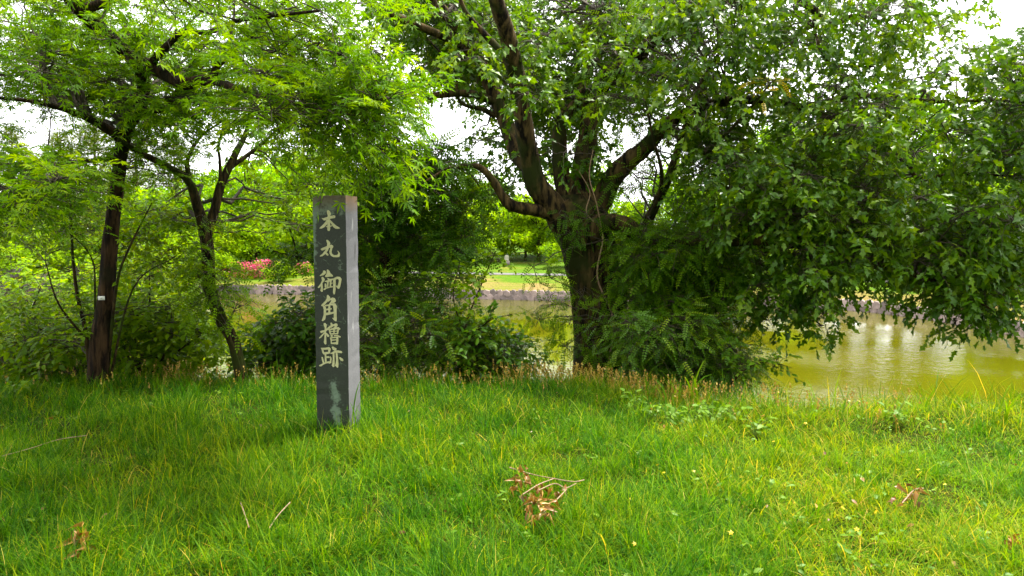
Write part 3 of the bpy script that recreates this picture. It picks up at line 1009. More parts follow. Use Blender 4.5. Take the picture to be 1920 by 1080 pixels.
vine = thing('climbing_vine', 'leafy vine with feathery leaves climbing the crooked leaning tree', 'vine', (b[0] + .12, b[1], b[2]))
V, Fq = limb(pxlimb([(458, 712, 7.35, 0.0123), (425, 615, 7.30, 0.0114), (402, 560, 7.25, 0.0106), (398, 470, 7.15, 0.0088), (392, 410, 7.10, 0.0053)]), 6, 6, .1)
part('stem', V, Fq, M['bark_thin'], vine, True)
cl = [clump(395, 560, 7.25, .22, 12), clump(405, 510, 7.20, .26, 16), clump(420, 540, 7.25, .25, 14), clump(392, 460, 7.15, .2, 10), clump(375, 520, 7.25, .2, 10), clump(440, 580, 7.25, .25, 12), clump(410, 600, 7.35, .2, 8), clump(395, 415, 7.15, .16, 6)]
grow(vine, cl, np.array([tuple(at(402, 520, 7.25)), tuple(at(425, 610, 7.25))]), 'pinnate', 'grove', (.13, .20), 4, (.1, .2), .5, (0, -.1, -.1), .6, 150)

# vine-covered column behind the pillar
b = at(725, 705, 8.9)
colt, sk = tree('ivy_covered_tree', 'dark tree wrapped in dense feathery leaves right behind the pillar', 'tree', (b[0], b[1], b[2] - .2), [
    [(727, 740, 8.9, .10), (724, 640, 8.9, .09), (722, 500, 8.9, .08), (732, 400, 8.95, .07), (752, 320, 9.0, .05), (770, 270, 9.0, .03)],
    [(724, 560, 8.9, .03), (660, 515, 8.75, .022), (590, 491, 8.6, .018), (545, 478, 8.5, .012), (500, 468, 8.4, .006)],
    [(560, 483, 8.55, .012), (540, 420, 8.5, .010), (528, 405, 8.5, .006)],
    [(735, 400, 8.95, .04), (800, 350, 9.0, .03), (865, 315, 9.0, .02), (900, 350, 9.0, .01)],
    [(724, 500, 8.9, .03), (790, 480, 8.8, .02), (850, 470, 8.6, .012), (900, 500, 8.5, .006)],
], 'bark_thin', 10)
cl = fill([(650, 320), (720, 285), (800, 285), (850, 330), (860, 420), (830, 480), (660, 480), (640, 420)], 8.5, 9.6, 46, .34, 12, .7)
cl += fill([(655, 470), (830, 470), (830, 570), (650, 570)], 8.5, 9.5, 26, .32, 11, .7)
cl += fill([(840, 330), (900, 340), (900, 440), (850, 480)], 8.5, 9.2, 8, .25, 8, .6)
cl += fill([(520, 430), (590, 420), (590, 500), (540, 490)], 8.3, 8.8, 5, .2, 7, .4)
cl += fill([(680, 272), (830, 272), (875, 335), (655, 335)], 8.3, 9.3, 20, .28, 12, .6)
grow(colt, cl, sk, 'pinnate', 'vine', (.17, .26), 4, (.12, .26), .55, (0, -.15, -.1), .55, 300)

# the big oak
b = at(1115, 705, 9.0)
oak, sk = tree('oak_tree', 'big old tree with thick furrowed trunk, its lobed leaves hanging over the green water', 'tree', (b[0], b[1], b[2] - .4), [
    [(1135, 760, 9.0, .44), (1128, 700, 9.0, .37), (1124, 620, 9.0, .33), (1118, 540, 9.0, .325), (1106, 480, 9.0, .33), (1094, 430, 9.0, .345), (1085, 395, 9.0, .33), (1082, 365, 9.0, .22)],
    [(1075, 405, 8.95, .16), (1030, 397, 8.85, .10), (985, 391, 8.75, .072), (957, 384, 8.7, .070), (940, 364, 8.7, .052), (916, 328, 8.65, .044), (892, 311, 8.6, .034), (862, 312, 8.5, .026), (835, 318, 8.4, .016), (790, 345, 8.3, .008)],
    [(1065, 420, 8.9, .22), (1035, 385, 8.85, .155), (1006, 345, 8.8, .135), (993, 295, 8.75, .118), (978, 205, 8.6, .108), (966, 130, 8.5, .10), (950, 60, 8.3, .092), (930, 0, 8.1, .085), (900, -100, 7.8, .07)],
    [(998, 320, 8.9, .10), (968, 285, 9.1, .10), (943, 215, 9.3, .10), (908, 135, 9.4, .095), (876, 85, 9.4, .085), (856, 50, 9.3, .075), (815, 0, 9.2, .065), (760, -80, 9.0, .04)],
    [(880, 90, 9.4, .055), (836, 70, 9.2, .05), (742, 30, 8.8, .042), (685, 0, 8.5, .035), (600, -50, 8.0, .02)],
    [(925, 190, 9.3, .05), (876, 175, 9.2, .045), (810, 180, 9.1, .04), (760, 190, 9.0, .025), (700, 170, 8.8, .012)],
    [(928, 218, 9.3, .035), (905, 205, 9.25, .03), (862, 190, 9.2, .02), (850, 130, 9.1, .014), (800, 70, 9.0, .01)],
    [(975, 180, 8.6, .055), (948, 110, 8.6, .045), (905, 60, 8.6, .035), (872, 20, 8.5, .026), (850, -40, 8.4, .018)],
    [(1078, 390, 9.1, .15), (1058, 355, 9.2, .11), (1050, 300, 9.3, .10), (1050, 240, 9.35, .085), (1062, 212, 9.4, .075), (1082, 188, 9.5, .06), (1110, 110, 9.7, .04), (1120, 20, 9.9, .025)],
    [(1092, 385, 9.1, .17), (1088, 340, 9.2, .14), (1100, 275, 9.3, .13), (1110, 205, 9.4, .12), (1128, 160, 9.4, .11), (1165, 128, 9.3, .10), (1205, 95, 9.2, .09), (1240, 50, 9.0, .07), (1275, -20, 8.7, .04)],
    [(1105, 400, 9.0, .16), (1128, 375, 9.0, .14), (1145, 340, 9.0, .13), (1172, 308, 8.95, .12), (1206, 280, 8.9, .10), (1262, 225, 8.7, .08), (1360, 190, 8.4, .055), (1500, 200, 8.2, .04), (1640, 270, 8.0, .03), (1700, 305, 7.9, .024), (1722, 332, 7.9, .022), (1800, 326, 7.8, .016), (1900, 330, 7.6, .009)],
    [(1095, 440, 8.8, .20), (1140, 418, 8.65, .12), (1175, 424, 8.6, .105), (1215, 450, 8.55, .09), (1300, 458, 8.3, .08), (1420, 450, 8.0, .06), (1560, 470, 7.8, .045), (1700, 510, 7.7, .03), (1800, 550, 7.6, .018), (1860, 580, 7.6, .01)],
    [(1220, 80, 9.1, .06), (1330, 20, 8.8, .05), (1450, -10, 8.5, .045), (1510, 8, 8.3, .042), (1560, 42, 8.2, .036), (1600, 30, 8.1, .026), (1640, 35, 8.0, .010)],
    [(1530, 25, 8.25, .022), (1530, 70, 8.2, .018), (1560, 120, 8.1, .014), (1640, 125, 8.0, .008)],
    [(1500, 200, 8.2, .03), (1620, 180, 8.1, .024), (1760, 190, 8.0, .02), (1900, 190, 7.9, .012), (2050, 220, 7.8, .007)],
    [(1420, 450, 8.0, .03), (1460, 520, 7.9, .02), (1500, 575, 7.8, .012), (1540, 610, 7.8, .006)],
    [(1215, 450, 8.6, .05), (1260, 470, 9.0, .04), (1350, 480, 9.4, .03), (1450, 500, 9.6, .015)],
], 'bark_oak', 20, .16)
cl = fill([(700, -60), (1260, -60), (1250, 120), (1130, 260), (1000, 290), (850, 150)], 9.4, 12.4, 150, .46, 19, .55, [(845, 245, 30), (705, 75, 24)])
cl += fill([(800, 0), (1260, 0), (1240, 220), (1120, 330), (1010, 300), (880, 140)], 8.0, 9.2, 19, .28, 11, .5)
cl += fill([(690, 10), (930, 0), (930, 170), (800, 160)], 8.8, 11, 34, .36, 15, .55, [(705, 75, 22)])
cl += fill([(870, 250), (1020, 290), (1000, 360), (880, 380)], 9.2, 10.5, 10, .35, 9, .6, [(900, 300, 25)])
cl += fill([(1240, -60), (1780, -60), (1780, 130), (1680, 220), (1450, 300), (1300, 200)], 7.3, 10.2, 84, .45, 17, .55, [(1490, 105, 22)])
cl += fill([(1700, 110), (1920, 60), (1920, 480), (1700, 460), (1550, 300)], 7.0, 9.4, 52, .40, 17, .55, [(1715, 165, 28), (1840, 30, 60)])
cl += fill([(1820, 90), (2200, 30), (2200, 560), (1900, 520)], 7.0, 9.5, 30, .45, 15, .6)
cl += fill([(1860, 70), (2000, 40), (2000, 320), (1840, 300)], 7.2, 9.0, 18, .4, 15, .55)
cl += fill([(1280, 230), (1560, 260), (1700, 430), (1500, 470), (1330, 450)], 7.4, 9.6, 54, .38, 16, .55)
cl += fill([(1400, 430), (1860, 430), (1885, 520), (1840, 560), (1700, 500), (1580, 500), (1520, 540), (1400, 520)], 7.2, 8.8, 50, .32, 14, .55)
cl += fill([(1380, 500), (1480, 500), (1490, 560), (1440, 590), (1380, 560)], 7.4, 8.4, 8, .22, 8, .7)
cl += fill([(1700, 420), (1930, 420), (1930, 570), (1790, 590)], 7.2, 8.6, 16, .32, 14, .55)
cl += fill([(1330, 300), (1650, 300), (1650, 470), (1330, 470)], 7.2, 8.4, 20, .34, 14, .55)
cl += [clump(1545, 585, 7.7, .13, 7), clump(1540, 612, 7.7, .10, 6), clump(1520, 560, 7.8, .15, 7), clump(1450, 600, 7.9, .13, 5),
       clump(1800, 560, 7.5, .25, 14), clump(1760, 555, 7.5, .2, 10), clump(1830, 585, 7.5, .18, 10), clump(1790, 600, 7.5, .12, 7), clump(1860, 555, 7.5, .22, 12), clump(1720, 540, 7.6, .15, 6), clump(1870, 480, 7.6, .3, 12)]
grow(oak, cl, sk, 'oak', 'oak', (.055, .125), 9, (.16, .34), .45, (0, -.1, -.15), .5, 300, 'twig', .95, hang=.22, t0=.48)

# locust stems and creepers round the oak
b = at(1160, 705, 9.6)
loc, sk = tree('locust_tree', 'slender feathery-leaved tree growing close against the big furrowed trunk', 'tree', (b[0], b[1], b[2] - .3), [
    [(1168, 740, 9.5, .15), (1160, 660, 9.5, .14), (1156, 590, 9.5, .13), (1170, 520, 9.4, .10), (1192, 470, 9.2, .075), (1222, 400, 8.9, .06), (1255, 330, 8.6, .05), (1285, 240, 8.4, .04), (1330, 130, 8.2, .025), (1380, 60, 8.0, .012)],
    [(1215, 415, 8.9, .035), (1235, 370, 8.6, .028), (1240, 320, 8.3, .022), (1225, 260, 8.1, .016), (1210, 190, 8.0, .01)],
    [(1180, 500, 9.3, .03), (1230, 490, 9.0, .024), (1245, 540, 8.8, .018), (1290, 640, 8.5, .01)],
    [(1260, 320, 8.6, .03), (1330, 280, 8.2, .02), (1400, 210, 7.8, .014), (1450, 150, 7.6, .008)],
    [(1165, 540, 9.4, .03), (1215, 520, 9.2, .03), (1240, 470, 9.1, .024), (1262, 430, 9.0, .016)],
], 'bark_thin', 10)
cl = fill([(1110, 120), (1330, 130), (1430, 190), (1400, 330), (1290, 420), (1190, 410), (1120, 330)], 8.3, 10.2, 40, .36, 9, .55, [(1170, 260, 30)])
cl += fill([(1080, 0), (1330, 0), (1330, 140), (1120, 130)], 9.0, 10.6, 20, .38, 8, .6)
cl += fill([(1180, 430), (1360, 440), (1370, 560), (1220, 590), (1190, 520)], 8.0, 9.4, 110, .30, 13, .6)
grow(loc, cl, sk, 'pinnate', 'locust', (.13, .21), 4, (.14, .30), .5, (0, -.1, -.05), .6, 300)
cl = [clump(1440, 155, 7.5, .10, 6)]
grow(loc, cl, sk, 'pinnate', 'gold', (.11, .16), 3, (.1, .2), .5, (0, 0, 0), .6, 0, name='yellowed_leaves')

b = at(1060, 700, 8.6)
creep = thing('trunk_creeper', 'trailing creeper with feathery leaves hanging in front of the thick furrowed trunk', 'vine', (b[0] + .25, b[1], b[2]))
V1 = limb(pxlimb([(1140, 690, 8.6, .012), (1150, 600, 8.6, .012), (1120, 520, 8.62, .010), (1130, 440, 8.6, .010), (1100, 400, 8.6, .008), (1106, 360, 8.55, .006), (1085, 320, 8.5, .004)]), 6, 6, .1)
V2 = limb(pxlimb([(1130, 440, 8.6, .008), (1118, 380, 8.45, .007), (1105, 330, 8.4, .006), (1112, 280, 8.4, .004)]), 6, 6, .1)
V, Fq = cat([V1, V2])
part('stem', V, Fq, M['drytwig'], creep, True)
skc = np.array([tuple(at(1145, 600, 8.6)), tuple(at(1130, 450, 8.6)), tuple(at(1100, 400, 8.6))])
cl = [clump(1060, 405, 8.5, .18, 8), clump(1100, 410, 8.5, .2, 9), clump(1075, 440, 8.5, .14, 4), clump(1030, 520, 8.6, .24, 10), clump(1040, 570, 8.6, .24, 11), clump(1070, 600, 8.5, .2, 8), clump(1095, 545, 8.5, .14, 4), clump(1140, 560, 8.4, .22, 10),
      clump(1180, 520, 8.4, .22, 11), clump(1190, 560, 8.3, .22, 12), clump(1150, 620, 8.3, .22, 12), clump(1200, 610, 8.3, .25, 14), clump(1110, 650, 8.4, .2, 8), clump(1060, 650, 8.5, .22, 10), clump(1000, 500, 8.6, .18, 6), clump(1010, 600, 8.7, .2, 7), clump(1165, 470, 8.5, .2, 9), clump(1200, 480, 8.4, .18, 8)]
grow(creep, cl, skc, 'pinnate', 'locust', (.12, .19), 4, (.1, .26), .7, (0, -.3, -.2), .5, 300)

# shrubs along the top of the bank
SHRUBS = [
    ('light green shrub with airy sprays rising between the reddish trunk and the crooked tree', [(205, 470), (375, 480), (385, 590), (210, 590)], 8.3, 9.8, 24, .30, 12, 'ovate', 'grove', (.06, .09), 0),
    ('light green shrub rising behind the dark shrub at the left picture edge', [(-60, 545), (150, 530), (160, 620), (-60, 625)], 8.3, 9.6, 22, .30, 12, 'ovate', 'grove', (.06, .09), 0),
    ('broad-leaved shrub low at the left picture edge beside the slim reddish trunk', [(-60, 625), (150, 610), (165, 700), (-60, 705)], 7.4, 9.0, 40, .34, 14, 'ovate', 'grove', (.07, .11), 90),
    ('spreading shrub with layered leaves between the two left trunks', [(205, 560), (380, 580), (390, 690), (205, 695)], 7.7, 9.2, 40, .32, 14, 'ovate', 'grove', (.07, .11), -1),
    ('rounded dark shrub between the crooked tree and the pillar', [(470, 610), (600, 575), (610, 690), (480, 700)], 8.0, 9.4, 40, .30, 14, 'ovate', 'vine', (.06, .10), -1),
    ('feathery shrub just right of the pillar below the ivy-covered tree', [(655, 550), (820, 550), (860, 690), (650, 695)], 7.8, 9.0, 60, .28, 12, 'pinnate', 'shrub', (.13, .20), -1),
    ('low leafy shrub in the gap in front of the glittering water', [(850, 610), (950, 620), (1000, 695), (840, 700)], 7.9, 9.2, 50, .24, 13, 'ovate', 'shrub', (.06, .09), -1),
    ('dense dark shrub under the hanging branches at the right foot of the big trunk', [(1180, 580), (1350, 590), (1390, 690), (1330, 715), (1180, 705)], 7.5, 9.2, 110, .28, 14, 'pinnate', 'shrub', (.12, .18), -1),
]
for lab, poly, y0, y1, nc, r, sp, lf, mt, sz, _ in SHRUBS:
    cx = sum(p[0] for p in poly) / len(poly)
    c0 = at(cx, 700, (y0 + y1) / 2)
    gz = float(ground_z(c0[0], c0[1]))
    sh = thing('shrub', lab, 'shrub', (c0[0], c0[1], gz), 'shrubs along the top of the bank')
    cl = fill(poly, y0, y1, nc, r, sp, .7)
    st = []
    for k in range(7):
        e = np.array(cl[rng.integers(len(cl))][:3])
        s0 = np.array((c0[0] + rng.normal() * .12, c0[1] + rng.normal() * .1, gz - .05))
        st.append(np.array([tuple(s0) + (.02,), tuple((s0 + e) / 2 + rng.normal(size=3) * .05 + (0, 0, .1)) + (.014,), tuple(e) + (.006,)]))
    V, Fq = cat([limb(s, 6, 5, .05) for s in st])
    part('stems', V, Fq, M['bark_thin'], sh, True)
    grow(sh, cl, skeleton(st), lf, mt, sz, 9 if lf == 'ovate' else 4, (.16, .34), .45, (0, -.15, .05), .7, 150)

# sprays standing up in front of the water gap, and the low spray over the water
sp1 = thing('sapling', 'young sapling with loose bright leaves in front of the far stone wall', 'sapling', tuple(at(880, 700, 8.0)))
st = [pxlimb([(880, 705, 8.0, .016), (872, 620, 8.0, .013), (900, 540, 8.0, .009), (930, 470, 8.0, .005)]), pxlimb([(874, 630, 8.0, .010), (850, 560, 8.0, .007), (862, 490, 8.0, .004)]), pxlimb([(875, 640, 8.0, .01), (920, 600, 7.9, .007), (960, 590, 7.8, .004)])]
V, Fq = cat([limb(s, 6, 6, .05) for s in st])
part('stem', V, Fq, M['bark_thin'], sp1, True)
grow(sp1, [clump(862, 520, 8.0, .16, 7), clump(900, 520, 8.0, .15, 7), clump(925, 480, 8.0, .12, 5), clump(880, 570, 8.0, .2, 10), clump(920, 595, 7.9, .16, 7), clump(865, 610, 8.0, .2, 9), clump(900, 640, 8.0, .22, 10)],
     skeleton(st), 'ovate', 'grove', (.06, .09), 8, (.14, .28), .3, (0, 0, .1), .6, 150)
sp2 = thing('sapling', 'low sapling reaching right over the green water from below the oak', 'sapling', tuple(at(1370, 715, 7.4)))
st = [pxlimb([(1370, 720, 7.4, .014), (1400, 690, 7.3, .010), (1440, 678, 7.2, .007), (1485, 690, 7.1, .003)])]
V, Fq = limb(st[0], 6, 6, .05)
part('stem', V, Fq, M['bark_thin'], sp2, True)
grow(sp2, [clump(1390, 685, 7.3, .14, 8), clump(1425, 678, 7.2, .11, 7), clump(1455, 682, 7.15, .09, 6), clump(1350, 690, 7.4, .18, 10), clump(1360, 660, 7.5, .18, 9)], skeleton(st), 'ovate', 'shrub', (.05, .075), 9, (.14, .28), .25, (.4, 0, 0), .75, 100)

# slim multi-stemmed sapling left of the maple
b = at(165, 640, 6.9)
sap = thing('sapling', 'slim multi-stemmed sapling just left of the reddish trunk', 'sapling', (b[0], b[1] + .2, float(ground_z(b[0], b[1] + .2))))
gz = sap.location[2]
st = [pxlimb([(172, 720, 7.1, .022), (160, 620, 7.1, .020), (146, 560, 7.1, .017), (137, 490, 7.1, .014), (134, 430, 7.1, .011), (130, 330, 7.1, .006)]),
      pxlimb([(176, 720, 7.1, .016), (178, 560, 7.1, .010), (170, 480, 7.1, .007), (110, 420, 7.0, .004)]),
      pxlimb([(165, 640, 7.1, .013), (110, 570, 7.0, .009), (85, 490, 7.0, .005)]),
      pxlimb([(200, 715, 7.0, .016), (218, 540, 6.8, .013), (240, 470, 6.75, .010), (285, 380, 6.7, .005)]),
      pxlimb([(205, 715, 7.0, .014), (250, 540, 6.8, .008), (330, 480, 6.7, .004)])]
V, Fq = cat([limb(s, 7, 6, .06) for s in st])
part('stem', V, Fq, M['bark_thin'], sap, True)
cl = fill([(-40, 330), (190, 330), (190, 540), (60, 540), (-40, 480)], 7.2, 8.9, 32, .3, 8, .3, [(60, 515, 75), (160, 470, 25)])
cl += fill([(230, 380), (350, 380), (380, 560), (240, 590)], 7.1, 8.7, 14, .28, 8, .3, [(265, 480, 30)])
cl += fill([(20, 560), (170, 560), (170, 660), (20, 660)], 6.8, 7.6, 9, .24, 8, .35)
grow(sap, cl, skeleton(st), 'ovate', 'grove', (.055, .085), 9, (.2, .4), .2, (0, 0, 0), .82, 300)

# sunny low bushes behind, left
for k, (px, py, Yd, r, lab) in enumerate([(30, 505, 13.0, 1.25, 'sunny lime-green bush low at the far left behind the dark shrub'), (190, 550, 13.0, .8, 'lime-green bush seen behind the reddish trunk'), (310, 590, 12.5, .7, 'small lime-green bush between the two left trunks')]):
    c = at(px, py, Yd)
    gz = float(ground_z(c[0], c[1]))
    sh = thing('bush', lab, 'bush', (c[0], c[1], gz), 'sunny bushes on the slope')
    cl = []
    for i in range(34):
        u = nrm(rng.normal(size=3))
        q = np.array((c[0], c[1], 0)) + u * (r * 1.3, r * .7, 0)
        q[2] = gz + abs(u[2]) * (c[2] - gz + .35) + rng.uniform(-.2, .1)
        cl.append((q[0], q[1], q[2], .32, .32, .22, 12))
    grow(sh, cl, np.array([(c[0], c[1], gz), (c[0] + .2, c[1], gz + .3)]), 'ovate', 'lime', (.07, .11), 8, (.15, .3), .2, (0, 0, .3), .7, 0)

# ------------------------------------------------------------------ the far bank: trees, azaleas, stones
def far_tree_meshes(seed, h, w, mat, leaf='quad', lsz=(.20, .36), n=70, sprays=24, low=.10):
    """returns (trunk mesh, crown mesh) of a tree of height h, crown width w, standing at the origin"""
    r = np.random.default_rng(seed)
    tr = [limb([(0, 0, -.4, .035 * h), (r.normal() * .1, 0, h * .25, .026 * h), (r.normal() * .3, r.normal() * .2, h * .55, .016 * h), (0, 0, h * .85, .005 * h)], 9, 5, .1, seed)]
    C = []
    for i in range(n):
        u = nrm(r.normal(size=3))
        k = r.random() ** .4
        z = h * (low + (1 - low) * .5) + u[2] * k * h * (1 - low) * .47
        q = np.array((u[0] * k * w / 2, u[1] * k * w / 2, z))
        C.append(q)
        a = np.array((0, 0, min(h * .8, max(h * .2, z - .22 * h))))
        m_ = (a + q) / 2 + r.normal(size=3) * .15
        tr.append(limb([tuple(a) + (.010 * h,), tuple(m_) + (.006 * h,), tuple(q) + (.002 * h,)], 5, 3, 0, seed))
    C = np.array(C)
    ct = np.repeat(r.normal(0, .15, n), sprays * 7)
    O = np.repeat(C, sprays, 0)
    cr = .085 * w + .2
    O = O + nrm(r.normal(size=O.shape)) * (r.random((len(O), 1)) ** .5) * np.array((cr * 1.2, cr * 1.2, cr * .75))
    O = np.repeat(O, 7, 0) + r.normal(size=(len(O) * 7, 3)) * np.array((.22, .22, .10))
    D = nrm(r.normal(size=O.shape) + (0, 0, -.3))
    up = nrm(r.normal(size=O.shape) * .6 + (0, 0, .9))
    FX = nrm(np.cross(D, up))
    V, Fc, tn_ = leaves_mesh(leaf, O, FX, D, np.cross(FX, D), r.uniform(lsz[0], lsz[1], len(O)), np.clip(.5 + ct + r.normal(0, .17, len(O)), 0, 1))
    Vt, Ft = cat(tr)
    return mesh('trunk', Vt, Ft, M['bark_thin'], True), mesh('crown', V, Fc, M[mat], False, tn_)


PROTO = [far_tree_meshes(101, 8.5, 8, 'far'), far_tree_meshes(102, 11, 9, 'far', n=75), far_tree_meshes(103, 6, 6.5, 'far2', n=46), far_tree_meshes(104, 13, 10, 'far', n=85, lsz=(.24, .4)), far_tree_meshes(105, 3.4, 5.0, 'far2', n=34, low=.05, lsz=(.16, .28))]


def place_far(i, px, Yd, scale, label, group='trees on the far bank', name='tree', catg='tree', rot=None):
    p = at(px, 435, Yd)
    z = bank_z(p[0], p[1])
    t = thing(name, label, catg, (p[0], p[1], z), group)
    for nm, me in zip(('trunk', 'crown'), PROTO[i]):
        o = link(nm, me, t)
        if nm == 'crown': o['kind'] = 'stuff'
    t.scale = (scale, scale, scale * rng.uniform(.92, 1.08))
    t.rotation_euler = (0, 0, rng.uniform(0, 6.28))
    return t


FAR = [
    (0, 330, 66, 1.0, 'round bright tree on the far bank between the two left trunks'),
    (1, 465, 72, .95, 'bright tree on the far bank behind the pink azaleas'),
    (2, 560, 64, 1.0, 'lime-green tree on the far bank just left of the pillar'),
    (3, 520, 92, 1.05, 'tall pale tree rising behind the far trees left of the pillar'),
    (3, 600, 82, 1.1, 'tall tree rising behind the top left corner of the pillar'),
    (0, 640, 70, 1.05, 'bright tree on the far bank behind the pillar'),
    (1, 760, 74, 1.0, 'tree on the far bank hidden behind the ivy-covered tree'),
    (2, 860, 66, .95, 'lime-green tree on the far bank left of the stone marker'),
    (0, 945, 80, .9, 'bright round tree on the far bank above the stone marker'),
    (2, 1010, 69, 1.05, 'lime-green tree on the far bank just left of the thick trunk'),
    (3, 900, 105, .9, 'tallest pale tree far behind the stone marker'),
    (1, 1090, 78, .95, 'tree on the far bank right behind the thick trunk'),
    (2, 1190, 64, 1.0, 'lime-green tree on the far bank right of the thick trunk'),
    (0, 1300, 68, 1.1, 'bright tree on the far bank behind the oak foliage'),
    (2, 1400, 60, 1.05, 'lime-green tree on the far bank above the right stretch of wall'),
    (3, 1420, 82, 1.0, 'tall tree behind the oak foliage on the right'),
    (0, 1530, 62, 1.1, 'round tree on the far bank behind the hanging oak twigs'),
    (1, 1640, 60, 1.0, 'tree on the far bank near the moat corner'),
    (2, 1740, 52, 1.1, 'lime-green tree near the moat corner'),
    (3, 1490, 66, 1.0, 'tall tree far behind the hanging oak twigs, left one'),
    (3, 1590, 58, .95, 'tall tree far behind the hanging oak twigs, right one'),
    (3, 1690, 56, 1.0, 'tall tree rising behind the moat corner'),
    (0, 1830, 50, 1.2, 'bright tree behind the right end of the oak foliage'),
    (2, 1905, 44, 1.2, 'lime-green tree at the right picture edge above the wall'),
    (3, 1960, 62, 1.1, 'tall tree rising beyond the right picture edge'),
    (0, 20, 72, 1.0, 'round bright tree on the far bank at the left picture edge'),
    (2, 120, 66, 1.0, 'lime-green tree on the far bank left of the reddish trunk'),
    (1, 230, 78, .9, 'bright tree on the far bank directly behind the reddish trunk'),
    (0, -120, 66, 1.1, 'bright tree beyond the left picture edge'),
    (1, 400, 84, 1.0, 'tall bright tree behind the fork of the crooked tree'),
]
for f_ in FAR: place_far(*f_)
for i, (px, Yd, sc, lab) in enumerate([(60, 58, 1.0, 'lime-green low bush on the far bank at the far left'), (140, 58, .75, 'lime-green bush above the far water edge left of the reddish trunk'), (255, 57.5, .7, 'lime-green bush above the far water edge right of the reddish trunk'), (325, 57, .65, 'lime-green bush above the far water edge between the left trunks'), (415, 57, .6, 'lime-green bush above the far water edge behind the crooked tree'), (-30, 60, .9, 'lime-green bush above the far water edge at the left picture edge'), (610, 56, .5, 'small lime-green bush hidden behind the pillar'), (200, 64, 1.2, 'wide low bush behind the azaleas left of the reddish trunk'), (400, 64, 1.2, 'wide low bush behind the azaleas right of the crooked tree'), (480, 66, 1.3, 'wide low bush directly behind the hot pink azalea'), (570, 66, 1.2, 'wide low bush behind the azalea at the pillar edge'), (840, 70, 1.3, 'wide low bush left of the stone marker'), (1010, 76, 1.4, 'wide low bush far behind the stone marker'), (915, 72, 1.5, 'tall rounded bush just behind the stone marker, left of it'), (985, 70, 1.3, 'rounded bush just behind the stone marker, right of it'), (340, 59, .9, 'low bush on the far bank beside the azalea row'), (520, 55, .45, 'small round green bush below the pink azaleas'), (700, 60, 1.0, 'low bush on the far bank behind the ivy-covered tree'), (1060, 62, .8, 'low bush on the far bank left of the thick trunk'), (1240, 55, .8, 'low bush on the far bank under the oak limb'),
                                       (1500, 53, .7, 'low bush above the wall behind the hanging oak twigs'), (1880, 42, .9, 'low bush on the lawn at the right picture edge')]):
    place_far(4, px, Yd, sc, lab, 'low bushes on the far bank', 'bush', 'bush')

# unseen trees added behind the camera to hold back sky light
for (x, y, i, sc, lab) in [(-6.5, -5.5, 3, .95, 'unseen tall tree added behind the viewer for shade, on the left'), (1.5, -8.5, 3, 1.0, 'unseen tall tree added behind the viewer for shade, in the middle'), (9.5, -9.0, 1, 1.1, 'unseen tree added behind the viewer for shade, on the right')]:
    t = thing('tree', lab, 'tree', (x, y, float(ground_z(x, y))), 'unseen trees added behind the viewer')
    for nm, me in zip(('trunk', 'crown'), PROTO[i]):
        o = link(nm, me, t)
        if nm == 'crown': o['kind'] = 'stuff'
    t.scale = (sc,) * 3
    t.rotation_euler[2] = x

# pines far left
def pine_meshes(seed, h):
    r = np.random.default_rng(seed)
    tr = [limb([(0, 0, -.3, .02 * h), (.1, 0, h * .5, .012 * h), (0, 0, h, .002 * h)], 8, 5, .1, seed)]
    O = []
    for k in range(11):
        z = h * (.25 + .75 * k / 11)
        R_ = (1 - k / 11.5) ** .7 * h * .33
        for j in range(7):
            a = r.uniform(0, 6.28)
            L_ = R_ * r.uniform(.6, 1.1)
            e = np.array((math.cos(a) * L_, math.sin(a) * L_, z + r.uniform(-.5, .6)))
            tr.append(limb([(0, 0, z - .2, .005 * h), tuple(e * (.5, .5, 1)) + (.004 * h,), tuple(e) + (.001 * h,)], 5, 3, 0, seed))
            t_ = r.uniform(.3, 1.05, (90, 1))
            O.append(np.array((0, 0, z)) * (1 - t_) + e * t_ + r.normal(size=(90, 3)) * (.5, .5, .38))
    O = np.concatenate(O)
    D = nrm(r.normal(size=O.shape) + (0, 0, .5))
    FX = nrm(np.cross(D, r.normal(size=O.shape)))
    V, Fc, tn_ = leaves_mesh('needle', O, FX, D, np.cross(FX, D), r.uniform(.25, .45, len(O)), np.clip(r.normal(.5, .25, len(O)), 0, 1))
    Vt, Ft = cat(tr)
    return mesh('trunk', Vt, Ft, M['bark_maple'], True), mesh('crown', V, Fc, M['pine'], False, tn_)


pm = [pine_meshes(201, 14), pine_meshes(202, 12)]
for k, (i, px, Yd, sc, lab) in enumerate([(0, 30, 95, 1.15, 'pointed dark conifer against the white sky at the far left'), (1, 120, 62, 1.0, 'spreading pine with layered branches at the far left'), (1, 185, 66, 1.1, 'layered pine just left of the reddish trunk'), (0, 260, 75, .95, 'pine partly hidden behind the reddish trunk'), (1, 330, 70, 1.0, 'layered pine between the reddish trunk and the crooked tree')]):
    p = at(px, 435, Yd)
    t = thing('pine_tree', lab, 'pine tree', (p[0], p[1], bank_z(p[0], p[1])), 'pines on the far bank')
    for nm, me in zip(('trunk', 'crown'), pm[i]):
        o = link(nm, me, t)
        if nm == 'crown': o['kind'] = 'stuff'
    t.scale = (sc,) * 3
    t.rotation_euler[2] = k * 1.7


